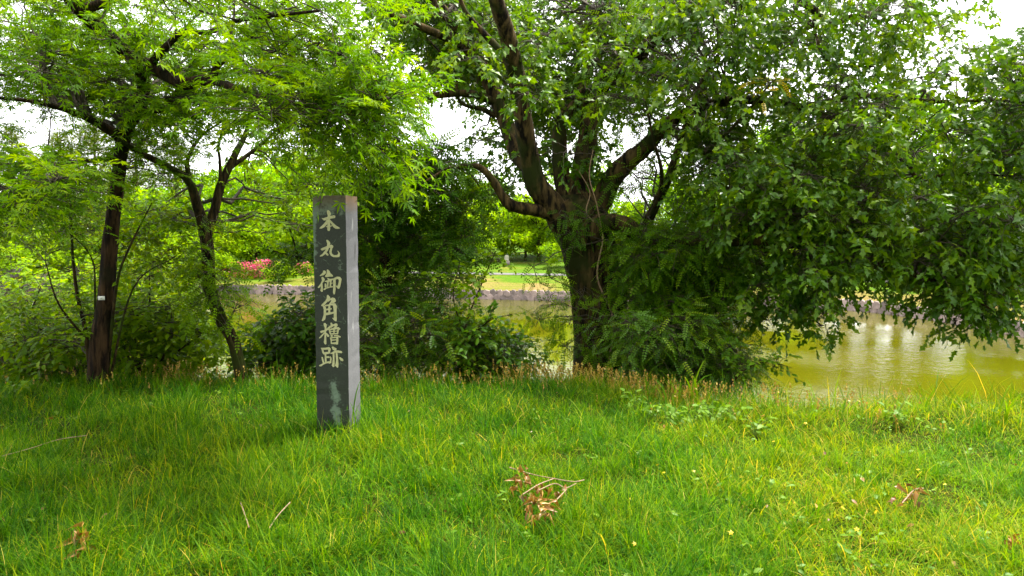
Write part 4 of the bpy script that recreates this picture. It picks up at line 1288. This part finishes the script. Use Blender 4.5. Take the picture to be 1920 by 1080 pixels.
def azalea(px, py, Yd, w, h, d, flow, frac, label):
    c = at(px, py, Yd)
    z0 = bank_z(c[0], c[1])
    t = thing('azalea_bush', label, 'azalea', (c[0], c[1], z0), 'flowering azaleas on the far bank')
    n = int(2200 * w * h / 3)
    u = nrm(rng.normal(size=(n, 3)))
    u[:, 2] = np.abs(u[:, 2])
    q = np.array((c[0], c[1], z0)) + np.sign(u) * np.abs(u) ** .7 * (w / 2, d / 2, h) * (rng.random((n, 1)) ** .25)
    q += rng.normal(size=q.shape) * .07
    D = nrm(rng.normal(size=q.shape) + u)
    FX = nrm(np.cross(D, rng.normal(size=q.shape)))
    fl = (rng.random(n) < frac * (.35 + .9 * u[:, 2])) & (vnoise(q, 2.0, 9) > -.45)
    for nm, mk, mt in (('foliage', ~fl, 'far'), ('blossoms', fl, flow)):
        V, Fc, tn_ = leaves_mesh('quad', q[mk], FX[mk], D[mk], np.cross(FX[mk], D[mk]), rng.uniform(.10, .18, mk.sum()), rng.uniform(.1, .7, mk.sum()))
        part(nm, V, Fc, M[mt], t, False, tn_, kind='stuff')
    V, Fq = limb([(c[0], c[1], z0 - .1, .12), (c[0], c[1], z0 + h * .3, .09), (c[0] + .1, c[1], z0 + h * .6, .04)], 6, 3, 0)
    part('stem', V, Fq, M['bark_thin'], t, True)


azalea(448, 498, 57.5, 2.6, 1.2, 1.6, 'pink', .85, 'clipped azalea with pink blossoms, left one right of the crooked tree')
azalea(500, 497, 57.5, 2.6, 1.35, 1.6, 'pink', .95, 'azalea most densely covered in hot pink blossoms')
azalea(572, 494, 59, 1.8, .9, 1.5, 'pink', .4, 'pink azalea partly hidden by the left edge of the pillar')
azalea(300, 492, 58, 3.2, .9, 1.6, 'orange', .2, 'sparsely flowering azalea between the two left trunks')
azalea(155, 465, 60, 2.8, 1.4, 1.6, 'orange', .75, 'orange-pink azalea above the grey boulders at the left')
azalea(120, 500, 58, 2.4, 1.0, 1.4, 'orange', .25, 'azalea with a few reddish blossoms left of the reddish trunk')
azalea(20, 425, 70, 3.0, 1.2, 1.6, 'orange', .4, 'faded orange azalea at the far left below the pines')

rock_m = plain('grey_rock', (.15, .12, .14), (.30, .25, .28), 1.4, .9, .7, .2)


def rock(name, label, catg, px, py, Yd, sx, sy, sz, seed, mat=None, group=None):
    c = at(px, py, Yd)
    z0 = bank_z(c[0], c[1])
    bm = bmesh.new()
    bmesh.ops.create_icosphere(bm, subdivisions=3, radius=1)
    P_ = np.array([v.co for v in bm.verts])
    nn = vnoise(P_, 1.8, seed) * .22 + vnoise(P_, 5, seed + 1) * .06
    for v, k in zip(bm.verts, nn):
        co = np.array(v.co) * (1 + k)
        co = np.sign(co) * np.abs(co) ** .75
        v.co = co * (sx / 2, sy / 2, sz)
    me = bpy.data.meshes.new(name)
    bm.to_mesh(me)
    bm.free()
    me.materials.append(mat or rock_m)
    o = link(name, me, None, (c[0], c[1], z0))
    tag(o, label, catg, group)
    return o


rock('boulder', 'long grey boulder on the far bank beside the orange-pink azalea', 'boulder', 108, 466, 61, 3.6, 1.6, 1.0, 1, None, 'boulders on the far bank')
rock('boulder', 'grey boulder at the left picture edge on the far bank', 'boulder', 12, 474, 61, 2.6, 1.6, .8, 2, None, 'boulders on the far bank')
rock('boulder', 'pale squarish stone low on the far bank, left one of two', 'boulder', 66, 494, 58, .7, .6, .55, 3, plain('pale_rock', (.35, .30, .24), (.48, .42, .34), 2), 'boulders on the far bank')
rock('boulder', 'pale squarish stone low on the far bank, right one of two', 'boulder', 91, 493, 58, .75, .6, .65, 4, bpy.data.materials['pale_rock'], 'boulders on the far bank')
rock('boulder', 'grey boulder behind the slim multi-stemmed sapling', 'boulder', 158, 478, 60, 1.8, 1.2, .6, 5, None, 'boulders on the far bank')
rock('flat_stone', 'flat grey stone on the lawn at the right picture edge', 'stone', 1903, 580, 37, .5, .4, .06, 6)
mk = at(950, 497, 64)
z0 = bank_z(mk[0], mk[1])
marker = thing('stone_marker', 'small dark stone marker on the lawn across the moat', 'stone marker', (mk[0], mk[1], z0))
V, Fq = box(mk[0], mk[1], z0 + .18, .52, .5, .56)
part('base', V, Fq, plain('marker_dark', (.06, .05, .045), (.12, .10, .09), 6), marker)
bm = bmesh.new()
bmesh.ops.create_cube(bm, size=1)
bmesh.ops.scale(bm, vec=(.42, .4, .5), verts=bm.verts)
for v in bm.verts:
    if v.co.z > 0: v.co.x *= .8; v.co.y *= .8
bmesh.ops.bevel(bm, geom=bm.edges[:], offset=.05, segments=2, affect='EDGES')
me = bpy.data.meshes.new('top_stone')
bm.to_mesh(me)
bm.free()
me.materials.append(plain('marker_pale', (.20, .20, .15), (.32, .31, .24), 6))
link('top_stone', me, marker, (0, 0, .70))
steps = thing('stone_steps', 'short flight of pale earth steps on the far bank right of the reddish trunk', 'steps', tuple(at(262, 492, 58)))
s0 = np.array(steps.location)
s0[2] = steps.location[2] = bank_z(s0[0], s0[1])
stepm = plain('step_earth', (.36, .27, .19), (.50, .39, .30), 4)
for k in range(5):
    V, Fq = box(s0[0] + .10 * k, s0[1] + .45 * k, s0[2] + .08 + .17 * k - .4, 1.5, .5, .96)
    part('step', V + rng.normal(size=V.shape) * .02, Fq, stepm, steps)

# ------------------------------------------------------------------ grass
def blades(n, xy, length, width, lean, tint, segs=3):
    P0 = np.column_stack([xy, ground_z(xy[:, 0], xy[:, 1]) - .012])
    az = rng.uniform(0, 2 * math.pi, n)
    dirv = np.stack([np.cos(az), np.sin(az), np.zeros(n)], -1)
    faz = az + math.pi / 2 + rng.normal(0, .5, n)
    side = np.stack([np.cos(faz), np.sin(faz), np.zeros(n)], -1)
    t = np.linspace(0, 1, segs + 1)
    th0 = rng.uniform(.02, .35, n)
    th1 = th0 + lean
    c = P0[:, None].repeat(segs + 1, 1)
    for k in range(1, segs + 1):
        th = th0 + (th1 - th0) * t[k]
        step = length / segs
        c[:, k] = c[:, k - 1] + step[:, None] * (np.sin(th)[:, None] * dirv + np.cos(th)[:, None] * np.array((0, 0, 1.0)))
    w = width[:, None] * np.array([.75, 1.0, .75, 0][:segs + 1] if segs == 3 else np.append(np.linspace(.8, .7, segs), 0))[None]
    Lp = c[:, :-1] - side[:, None] * w[:, :-1, None] / 2
    Rp = c[:, :-1] + side[:, None] * w[:, :-1, None] / 2
    V = np.concatenate([np.stack([Lp, Rp], 2).reshape(n, -1, 3), c[:, -1:]], 1)
    nv = V.shape[1]
    Ft = []
    for k in range(segs - 1):
        a = 2 * k
        Ft += [(a, a + 1, a + 3), (a, a + 3, a + 2)]
    a = 2 * (segs - 1)
    Ft.append((a, a + 1, a + 2))
    Ft = np.array(Ft)
    Fc = (Ft[None] + (np.arange(n) * nv)[:, None, None]).reshape(-1, 3)
    return V.reshape(-1, 3), Fc, np.repeat(tint, len(Ft)), c[:, -1]


def scatter(n, y0=2.3, over=.9, power=1.0):
    out = []
    tot = 0
    while tot < n:
        k = n * 2
        y = y0 * (9.0 / y0) ** rng.random(k)          # density falls off with distance
        x = rng.uniform(-1, 1, k) * (.78 * y + .9)
        ok = y < edge_y(x) + over
        # the wedge widens with y, so thin nothing: uniform in log y and in angle
        out.append(np.column_stack([x, y])[ok])
        tot += ok.sum()
    return np.concatenate(out)[:n]


NB = 290000
xy = scatter(NB)
P3 = np.column_stack([xy, np.zeros(NB)])
pa = vnoise(P3, 1.1, 21)
pb_ = vnoise(P3, 3.0, 22)
keep = rng.random(NB) < np.clip(.85 + .5 * pb_, .35, 1)
xy, pa, pb_ = xy[keep], pa[keep], pb_[keep]
n = len(xy)
dist_p = np.hypot(xy[:, 0] - pillar.location[0], xy[:, 1] - pillar.location[1])
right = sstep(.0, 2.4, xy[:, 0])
crest = np.exp(-((xy[:, 1] - edge_y(xy[:, 0]) + .3) ** 2) / .3)
ln = (.095 + .06 * rng.random(n) + .065 * np.clip(pb_, -1, 1) + .07 * np.exp(-dist_p ** 2 / .25) + .06 * crest * right) * rng.lognormal(0, .30, n)
tf = vnoise(np.column_stack([xy, 0 * xy[:, 0]]), 7.0, 31)
ln *= 1 + .55 * np.clip(tf, -.8, 1.2)
ln = np.clip(ln, .03, .46) * (1 - .18 * right)
wd = (.0026 + .0018 * rng.random(n)) * (.75 + .085 * xy[:, 1])
lean_ = np.abs(rng.normal(1.15, .6, n)) + .6 * right * rng.random(n)
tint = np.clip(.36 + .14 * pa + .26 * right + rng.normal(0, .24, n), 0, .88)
dry = rng.random(n) < (.02 + .06 * right + .10 * (pb_ + .5 * tf < -.45))
tint[dry] = rng.uniform(.88, 1.0, dry.sum())
pale = (~dry) & (rng.random(n) < .10 + .12 * right)
tint[pale] = rng.uniform(.72, .9, pale.sum())
# longer tufts standing out of the turf
nt_ = 330
tc_ = scatter(nt_, 2.4, .1)
tb = np.repeat(tc_, 46, 0) + rng.normal(0, .032, (nt_ * 46, 2))
kt = np.repeat(rng.uniform(.75, 1.25, nt_), 46)
xy = np.concatenate([xy, tb])
ln = np.concatenate([ln, kt * rng.uniform(.11, .25, len(tb))])
wd = np.concatenate([wd, (.003 + .0018 * rng.random(len(tb))) * (.75 + .085 * tb[:, 1])])
lean_ = np.concatenate([lean_, np.abs(rng.normal(.95, .4, len(tb)))])
tint = np.concatenate([tint, np.clip(np.repeat(rng.uniform(.12, .55, nt_), 46) + rng.normal(0, .1, len(tb)) + .15 * sstep(0, 2.4, tb[:, 0]), 0, .86)])
n = len(xy)
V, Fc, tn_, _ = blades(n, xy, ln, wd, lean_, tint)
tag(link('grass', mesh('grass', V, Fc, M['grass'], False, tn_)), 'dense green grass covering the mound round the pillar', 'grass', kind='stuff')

# golden seeding grass along the edge
nd = 1250
x = np.concatenate([rng.uniform(-5.5, 3.0, nd // 2), rng.normal(1.0, .75, nd // 2)])
y = edge_y(x) + rng.normal(-.15, .38, nd)
xy = np.column_stack([x, y])
ln = rng.uniform(.10, .27, nd)
V, Fc, tn_, tips = blades(nd, xy, ln, np.full(nd, .0032), rng.uniform(.1, .6, nd), rng.uniform(0, 1, nd))
O = np.repeat(tips, 3, 0) - np.tile(np.array([(0, 0, 0), (0, 0, .022), (0, 0, .044)]), (nd, 1))
D = nrm(rng.normal(size=O.shape) * .35 + (0, 0, 1))
FX = nrm(np.cross(D, rng.normal(size=O.shape)))
V2, F2, t2 = leaves_mesh('quad', O, FX, D, np.cross(FX, D), rng.uniform(.018, .03, len(O)), rng.uniform(.3, 1, len(O)))
Vc, Fcc = cat([(V, Fc), (V2, F2)])
tag(link('dry_grass', mesh('dry_grass', Vc, Fcc, M['straw'], False, np.concatenate([tn_, t2]))), 'golden seeding grass along the edge of the mound', 'dry grass', kind='stuff')

# long thin wisps leaning over the edge towards the water
nx = 900
x = rng.uniform(1.2, 4.8, nx)
y = edge_y(x) - np.abs(rng.normal(.05, .25, nx))
V, Fc, tn_, _ = blades(nx, np.column_stack([x, y]), rng.uniform(.16, .40, nx) * rng.lognormal(0, .15, nx), rng.uniform(.0035, .0085, nx), rng.uniform(.3, 1.6, nx), np.clip(rng.normal(.55, .2, nx), 0, 1), 3)
tag(link('edge_grass', mesh('edge_grass', V, Fc, M['grass'], False, tn_)), 'long wispy grass leaning over the edge above the water', 'grass', kind='stuff')

# single brown leaves fallen between the blades
nl = 170
xy = scatter(nl, 2.4, -.2)
xy = xy[rng.random(nl) < (.35 + .65 * sstep(-1, 1.5, xy[:, 0]))]
O = np.column_stack([xy, ground_z(xy[:, 0], xy[:, 1]) + rng.uniform(.02, .08, len(xy))])
D = nrm(rng.normal(size=O.shape) * (1, 1, .4))
FX = nrm(np.cross(D, nrm(rng.normal(size=O.shape) * .5 + (0, 0, 1))))
V, Fc, tn_ = leaves_mesh('ovate', O, FX, D, np.cross(FX, D), rng.uniform(.02, .045, len(O)), rng.uniform(0, 1, len(O)))
tag(link('leaf_litter', mesh('leaf_litter', V, Fc, M['deadleaf'], False, tn_)), 'single brown leaves fallen between the grass blades', 'leaf litter', kind='stuff')

# small ground weeds between the blades
nw = 620
xy = scatter(nw, 2.4, .2)
sel = rng.random(nw) < (.25 + .75 * sstep(-.5, 1.5, xy[:, 0]))
xy = xy[sel]
nw = len(xy)
O = np.column_stack([xy, ground_z(xy[:, 0], xy[:, 1]) + rng.uniform(.03, .09, nw)])
O = np.repeat(O, 4, 0) + rng.normal(size=(nw * 4, 3)) * (.012, .012, .008)
D = nrm(rng.normal(size=O.shape) * (1, 1, .3) + (0, 0, .2))
up = nrm(rng.normal(size=O.shape) * .35 + (0, -.3, 1))
FX = nrm(np.cross(D, up))
V, Fc, tn_ = leaves_mesh('ovate', O, FX, D, np.cross(FX, D), rng.uniform(.018, .045, len(O)), rng.uniform(0, 1, len(O)))
tag(link('ground_weeds', mesh('ground_weeds', V, Fc, M['weed'], False, tn_)), 'small broad-leaved weeds scattered through the short grass', 'weeds', kind='stuff')


# ------------------------------------------------------------------ single plants in the grass
def gpt(px, py):
    """ground point seen at a pixel"""
    lo, hi = 1.5, 12.0
    for _ in range(40):
        m_ = (lo + hi) / 2
        p = at(px, py, m_)
        if p[2] > ground_z(p[0], p[1]): lo = m_
        else: hi = m_
    p = at(px, py, lo)
    return np.array((p[0], p[1], float(ground_z(p[0], p[1]))))


def blade_mesh(L_, w, arch, seed, segs=7):
    r = np.random.default_rng(seed)
    th = .1
    p = np.array((0, 0.0))
    V, Fc = [], []
    for k in range(segs + 1):
        t = k / segs
        ww = w * (math.sin(math.pi * min(1, .22 + .78 * t)) ** .7 if k < segs else .02)
        V += [(-ww / 2, p[0], p[1] + .12 * ww), (0, p[0], p[1]), (ww / 2, p[0], p[1] + .12 * ww)]
        th = .1 + arch * t ** 1.6
        p = p + L_ / segs * np.array((math.sin(th), math.cos(th)))
    for k in range(segs):
        a = 3 * k
        Fc += [(a, a + 1, a + 4, a + 3), (a + 1, a + 2, a + 5, a + 4)]
    return np.array(V), np.array(Fc)


def reed(px, py, n, L_, w, label, arch=(.6, 2.2)):
    g = gpt(px, py)
    t = thing('reed_grass', label, 'tall grass', (g[0], g[1], g[2] - .02), 'tall arching grasses along the edge')
    for k in range(n):
        V, Fq = blade_mesh(L_ * rng.uniform(.6, 1.1), w * rng.uniform(.7, 1.1), rng.uniform(*arch), 300 + k)
        o = link('blade', mesh('blade', V, Fq, M['grass'], True, np.full(len(Fq), rng.uniform(.45, .8))), t)
        o.location = (rng.normal() * .025, rng.normal() * .025, 0)
        o.rotation_euler = (0, 0, rng.uniform(0, 6.28))


reed(1262, 765, 6, .42, .020, 'arching broad-bladed grass in front of the dark shrub, left one of the pair')
reed(1295, 762, 6, .46, .022, 'arching broad-bladed grass in front of the dark shrub, right one of the pair')
reed(1512, 785, 7, .34, .012, 'upright grass tuft at the left edge of the open water', (.1, .5))
reed(1716, 775, 2, .52, .008, 'tall thin single stalk standing against the olive water', (.05, .2))
reed(1822, 790, 9, .48, .022, 'tall arching grass tuft before the water near the right edge', (.5, 2.4))
reed(1880, 800, 8, .36, .016, 'grass tuft at the far right edge of the mound', (.4, 1.6))
reed(655, 815, 12, .46, .009, 'long grass tuft growing against the foot of the pillar', (.3, 1.3))
reed(1400, 775, 5, .30, .014, 'short bright tuft in the golden grass below the oak', (.2, 1.0))
reed(1480, 775, 8, .34, .010, 'bright grass tuft where the golden grass meets the water', (.2, 1.2))
reed(1600, 785, 9, .30, .012, 'leafy grass tuft below the brightest water glitter', (.3, 1.6))
reed(1660, 790, 8, .34, .010, 'thin arching grass tuft left of the tall single stalk', (.4, 1.8))
reed(1765, 785, 9, .36, .014, 'bright grass tuft between the tall stalk and the tall arching tuft', (.4, 1.8))
reed(1850, 785, 8, .38, .012, 'thin grass tuft just right of the tall arching tuft', (.3, 1.5))
reed(1912, 785, 8, .40, .014, 'tall grass tuft cut by the right picture edge', (.3, 1.8))
reed(1905, 1040, 10, .20, .007, 'deep green tuft in the lower right corner', (.4, 1.6))
reed(820, 715, 4, .26, .014, 'broad-bladed tuft at the edge right of the seed heads', (.5, 1.8))

# seeding wild grass beside the pillar
g = gpt(735, 735)
wild = thing('wild_grass', 'golden wild grass with drooping seed heads right of the pillar', 'wild grass', (g[0], g[1], g[2] - .02))
for k in range(6):
    a = rng.uniform(-.5, .9)
    H_ = rng.uniform(.28, .46)
    e = g + np.array((a * .35, rng.normal() * .06, H_))
    V, Fq = limb([tuple(g + (rng.normal() * .02, 0, -.02)) + (.0022,), tuple(g + np.array((a * .08, 0, H_ * .6))) + (.0018,), tuple(e) + (.001,)], 4, 5, 0)
    part('stalk', V, Fq, M['straw'], wild, True)
    O = []
    for q in np.linspace(.55, 1, 14):
        c = g + np.array((a * .35 * q ** 2, 0, H_ * (q if q < .9 else .9 + (q - .9) * .3)))
        for s in range(2): O.append(c + rng.normal(size=3) * (.022, .015, .012))
    O = np.array(O)
    D = nrm(rng.normal(size=O.shape) * .5 + (a, 0, -.2))
    FX = nrm(np.cross(D, rng.normal(size=O.shape)))
    V, Fc, tn_ = leaves_mesh('quad', O, FX, D, np.cross(FX, D), rng.uniform(.02, .034, len(O)), rng.uniform(.4, 1, len(O)))
    part('seed_head', V, Fc, M['straw'], wild, False, tn_)

# leafy weeds on the right crest
WEEDS = [(1190, 775, 'pale leafy weed left of the golden grass patch'), (1222, 790, 'pale blue-green weed cluster before the golden grass'), (1255, 800, 'leafy weed with a white flower head beside the pale weeds'), (1300, 800, 'shiny leafy weed in the middle of the weed row'), (1335, 795, 'shiny leafy weed below the golden grass'),
         (1380, 800, 'shiny leafy weed right of the golden grass'), (1415, 822, 'low shiny weed with narrow pale leaves'), (1470, 790, 'leafy weed on the mound edge before the glittering water'), (1560, 800, 'sprawling weed below the brightest water glitter'), (1610, 790, 'sprawling weed right of the water glitter'),
         (1680, 800, 'sprawling leafy weed on the mound edge by the water'), (1770, 790, 'leafy weed just left of the tall arching tuft'), (1850, 775, 'leafy weed just right of the tall arching tuft'), (30, 745, 'feathery pale weed in the grass at the left picture edge')]
wv = [mesh('leaf', *T['ovate'], M['weed'], False, np.full(len(T['ovate'][1]), .3 + .14 * q)) for q in range(5)]
for px, py, lab in WEEDS:
    g = gpt(px, py)
    t = thing('leafy_weed', lab, 'weed', tuple(g), 'leafy weeds on the mound')
    stq = []
    for k in range(rng.integers(4, 7)):
        a = rng.uniform(0, 6.28)
        e = np.array((math.cos(a) * .10, math.sin(a) * .07, rng.uniform(.10, .20)))
        stq.append(limb([tuple(g - (0, 0, .02)) + (.003,), tuple(g + e * (.35, .35, .6)) + (.0024,), tuple(g + e) + (.0012,)], 4, 4, 0))
        for q in range(5):
            f = (q + 1.2) / 5.5
            o = link('leaf', wv[rng.integers(5)], t)
            o.location = tuple(e * (f, f, f ** .7) + rng.normal(size=3) * .008)
            o.rotation_euler = (rng.normal() * .35 - .1, rng.normal() * .3, a - math.pi / 2 + (1.0 if q % 2 else -1.0) + rng.normal() * .3)
            o.scale = (rng.uniform(.045, .08),) * 3
    V, Fq = cat(stq)
    part('stem', V, Fq, M['stem'], t, True)

# yellow flowers dotted in the short grass
fl_m = mesh('yellow_flower', *(lambda Vt, Ft: (Vt, Ft))(*cat([t_maple([(72 * k, .5, .13)]) for k in range(5)])), M['yellow'], False, None)
for k, (px, py) in enumerate([(1000, 925), (1060, 962), (1025, 990), (1030, 995), (1085, 953), (1180, 960), (1232, 890), (1245, 905), (1300, 910), (1320, 918), (1390, 915), (1430, 895), (1370, 1030), (1420, 1010), (1540, 1015), (1580, 985), (1605, 1025), (1640, 990), (1720, 905), (1770, 935), (1450, 845), (1510, 815), (985, 1010), (945, 1050), (1190, 1048), (215, 845), (228, 740), (1335, 765)]):
    g = gpt(px, py)
    o = link('yellow_flower', fl_m, None, (g[0], g[1], g[2] + rng.uniform(.05, .09)))
    o.scale = (rng.uniform(.022, .036),) * 3
    o.rotation_euler = (rng.normal() * .5 + .3, rng.normal() * .4, rng.uniform(0, 6))
    tag(o, 'tiny yellow flower dotted in the short grass', 'flower', 'tiny yellow flowers in the grass')

# dead branch with brown leaves
def dead_clump(label, spots, twigs, scale=1.0, name='dead_branch'):
    g0 = gpt(*spots[0][:2])
    t = thing(name, label, 'dead branch', (g0[0], g0[1], g0[2]))
    tw = []
    for row in twigs:
        pts = []
        for px, py, h in row:
            g = gpt(px, py)
            pts.append((g[0], g[1], g[2] + h + .035, .0030 * scale))
        tw.append(limb(pts, 5, 4, .1))
    if tw:
        V, Fq = cat(tw)
        part('twig', V, Fq, M['drytwig'], t, True)
    Vt, Ft = t_strip([0, .3, .65, 1], [.02, .3, .22, 0], .9, .55)
    var = [mesh('dead_leaf', Vt * (1, 1, 1 + .4 * q), Ft, M['deadleaf'], True, np.full(len(Ft), .15 + .2 * q)) for q in range(5)]
    for px, py, n_, sp in spots:
        for k in range(n_):
            g = gpt(px + rng.normal() * sp, py + rng.normal() * sp * .7)
            o = link('dead_leaf', var[rng.integers(5)], t)
            o.location = (g[0] - g0[0], g[1] - g0[1], g[2] - g0[2] + rng.uniform(.09, .15))
            o.rotation_euler = (rng.normal() * .7, rng.normal() * .7, rng.uniform(0, 6.28))
            o.scale = (rng.uniform(.028, .048) * scale,) * 3


dead_clump('fallen twig with curled rust-brown dead leaves in the middle of the grass', [(975, 935, 22, 13), (1005, 960, 14, 11), (1010, 985, 22, 14), (1025, 1002, 16, 12), (995, 1010, 8, 10), (1045, 965, 7, 8)],
           [[(955, 920, .10), (1000, 938, .11), (1040, 950, .12), (1075, 956, .12), (1095, 945, .10)], [(980, 975, .10), (1010, 962, .12), (1040, 949, .12)], [(1010, 970, .11), (1040, 960, .12), (1060, 965, .11), (1080, 956, .11)], [(1040, 990, .10), (1062, 968, .11)]])
dead_clump('small clump of brown dead leaves near the lower left corner', [(152, 1052, 12, 8), (160, 1070, 8, 8)], [])
dead_clump('patch of brown dead leaves on bare soil at the right', [(1715, 965, 10, 10), (1690, 972, 5, 8)], [[(1690, 985, .08), (1712, 966, .10), (1730, 955, .08)]])
dead_clump('few brown dead leaves at the lower right edge beside the green tuft', [(1895, 1058, 8, 8)], [])
for lab, row in [('long pale fallen twig lying in the grass at the left', [(5, 885, .09), (60, 872, .10), (110, 858, .11), (165, 846, .10)]), ('short brown twig in the grass below the pillar, left of two', [(452, 975, .08), (458, 1000, .10), (468, 1025, .08)]), ('short brown twig in the grass below the pillar, right of two', [(505, 1022, .07), (525, 1005, .10), (545, 982, .10)])]:
    pts = []
    for px, py, h in row:
        g = gpt(px, py)
        pts.append((g[0], g[1], g[2] + h + .01, .0028))
    V, Fq = limb(pts, 5, 5, .1)
    o = link('fallen_twig', mesh('fallen_twig', V - np.array(pts[0][:3]), Fq, M['drytwig'], True), None, pts[0][:3])
    tag(o, lab, 'twig', 'fallen twigs in the grass')

print('TRIS', sum(sum(len(p.vertices) - 2 for p in me.polygons) if len(me.polygons) < 20000 else len(me.polygons) * (len(me.polygons[0].vertices) - 2) for me in bpy.data.meshes))
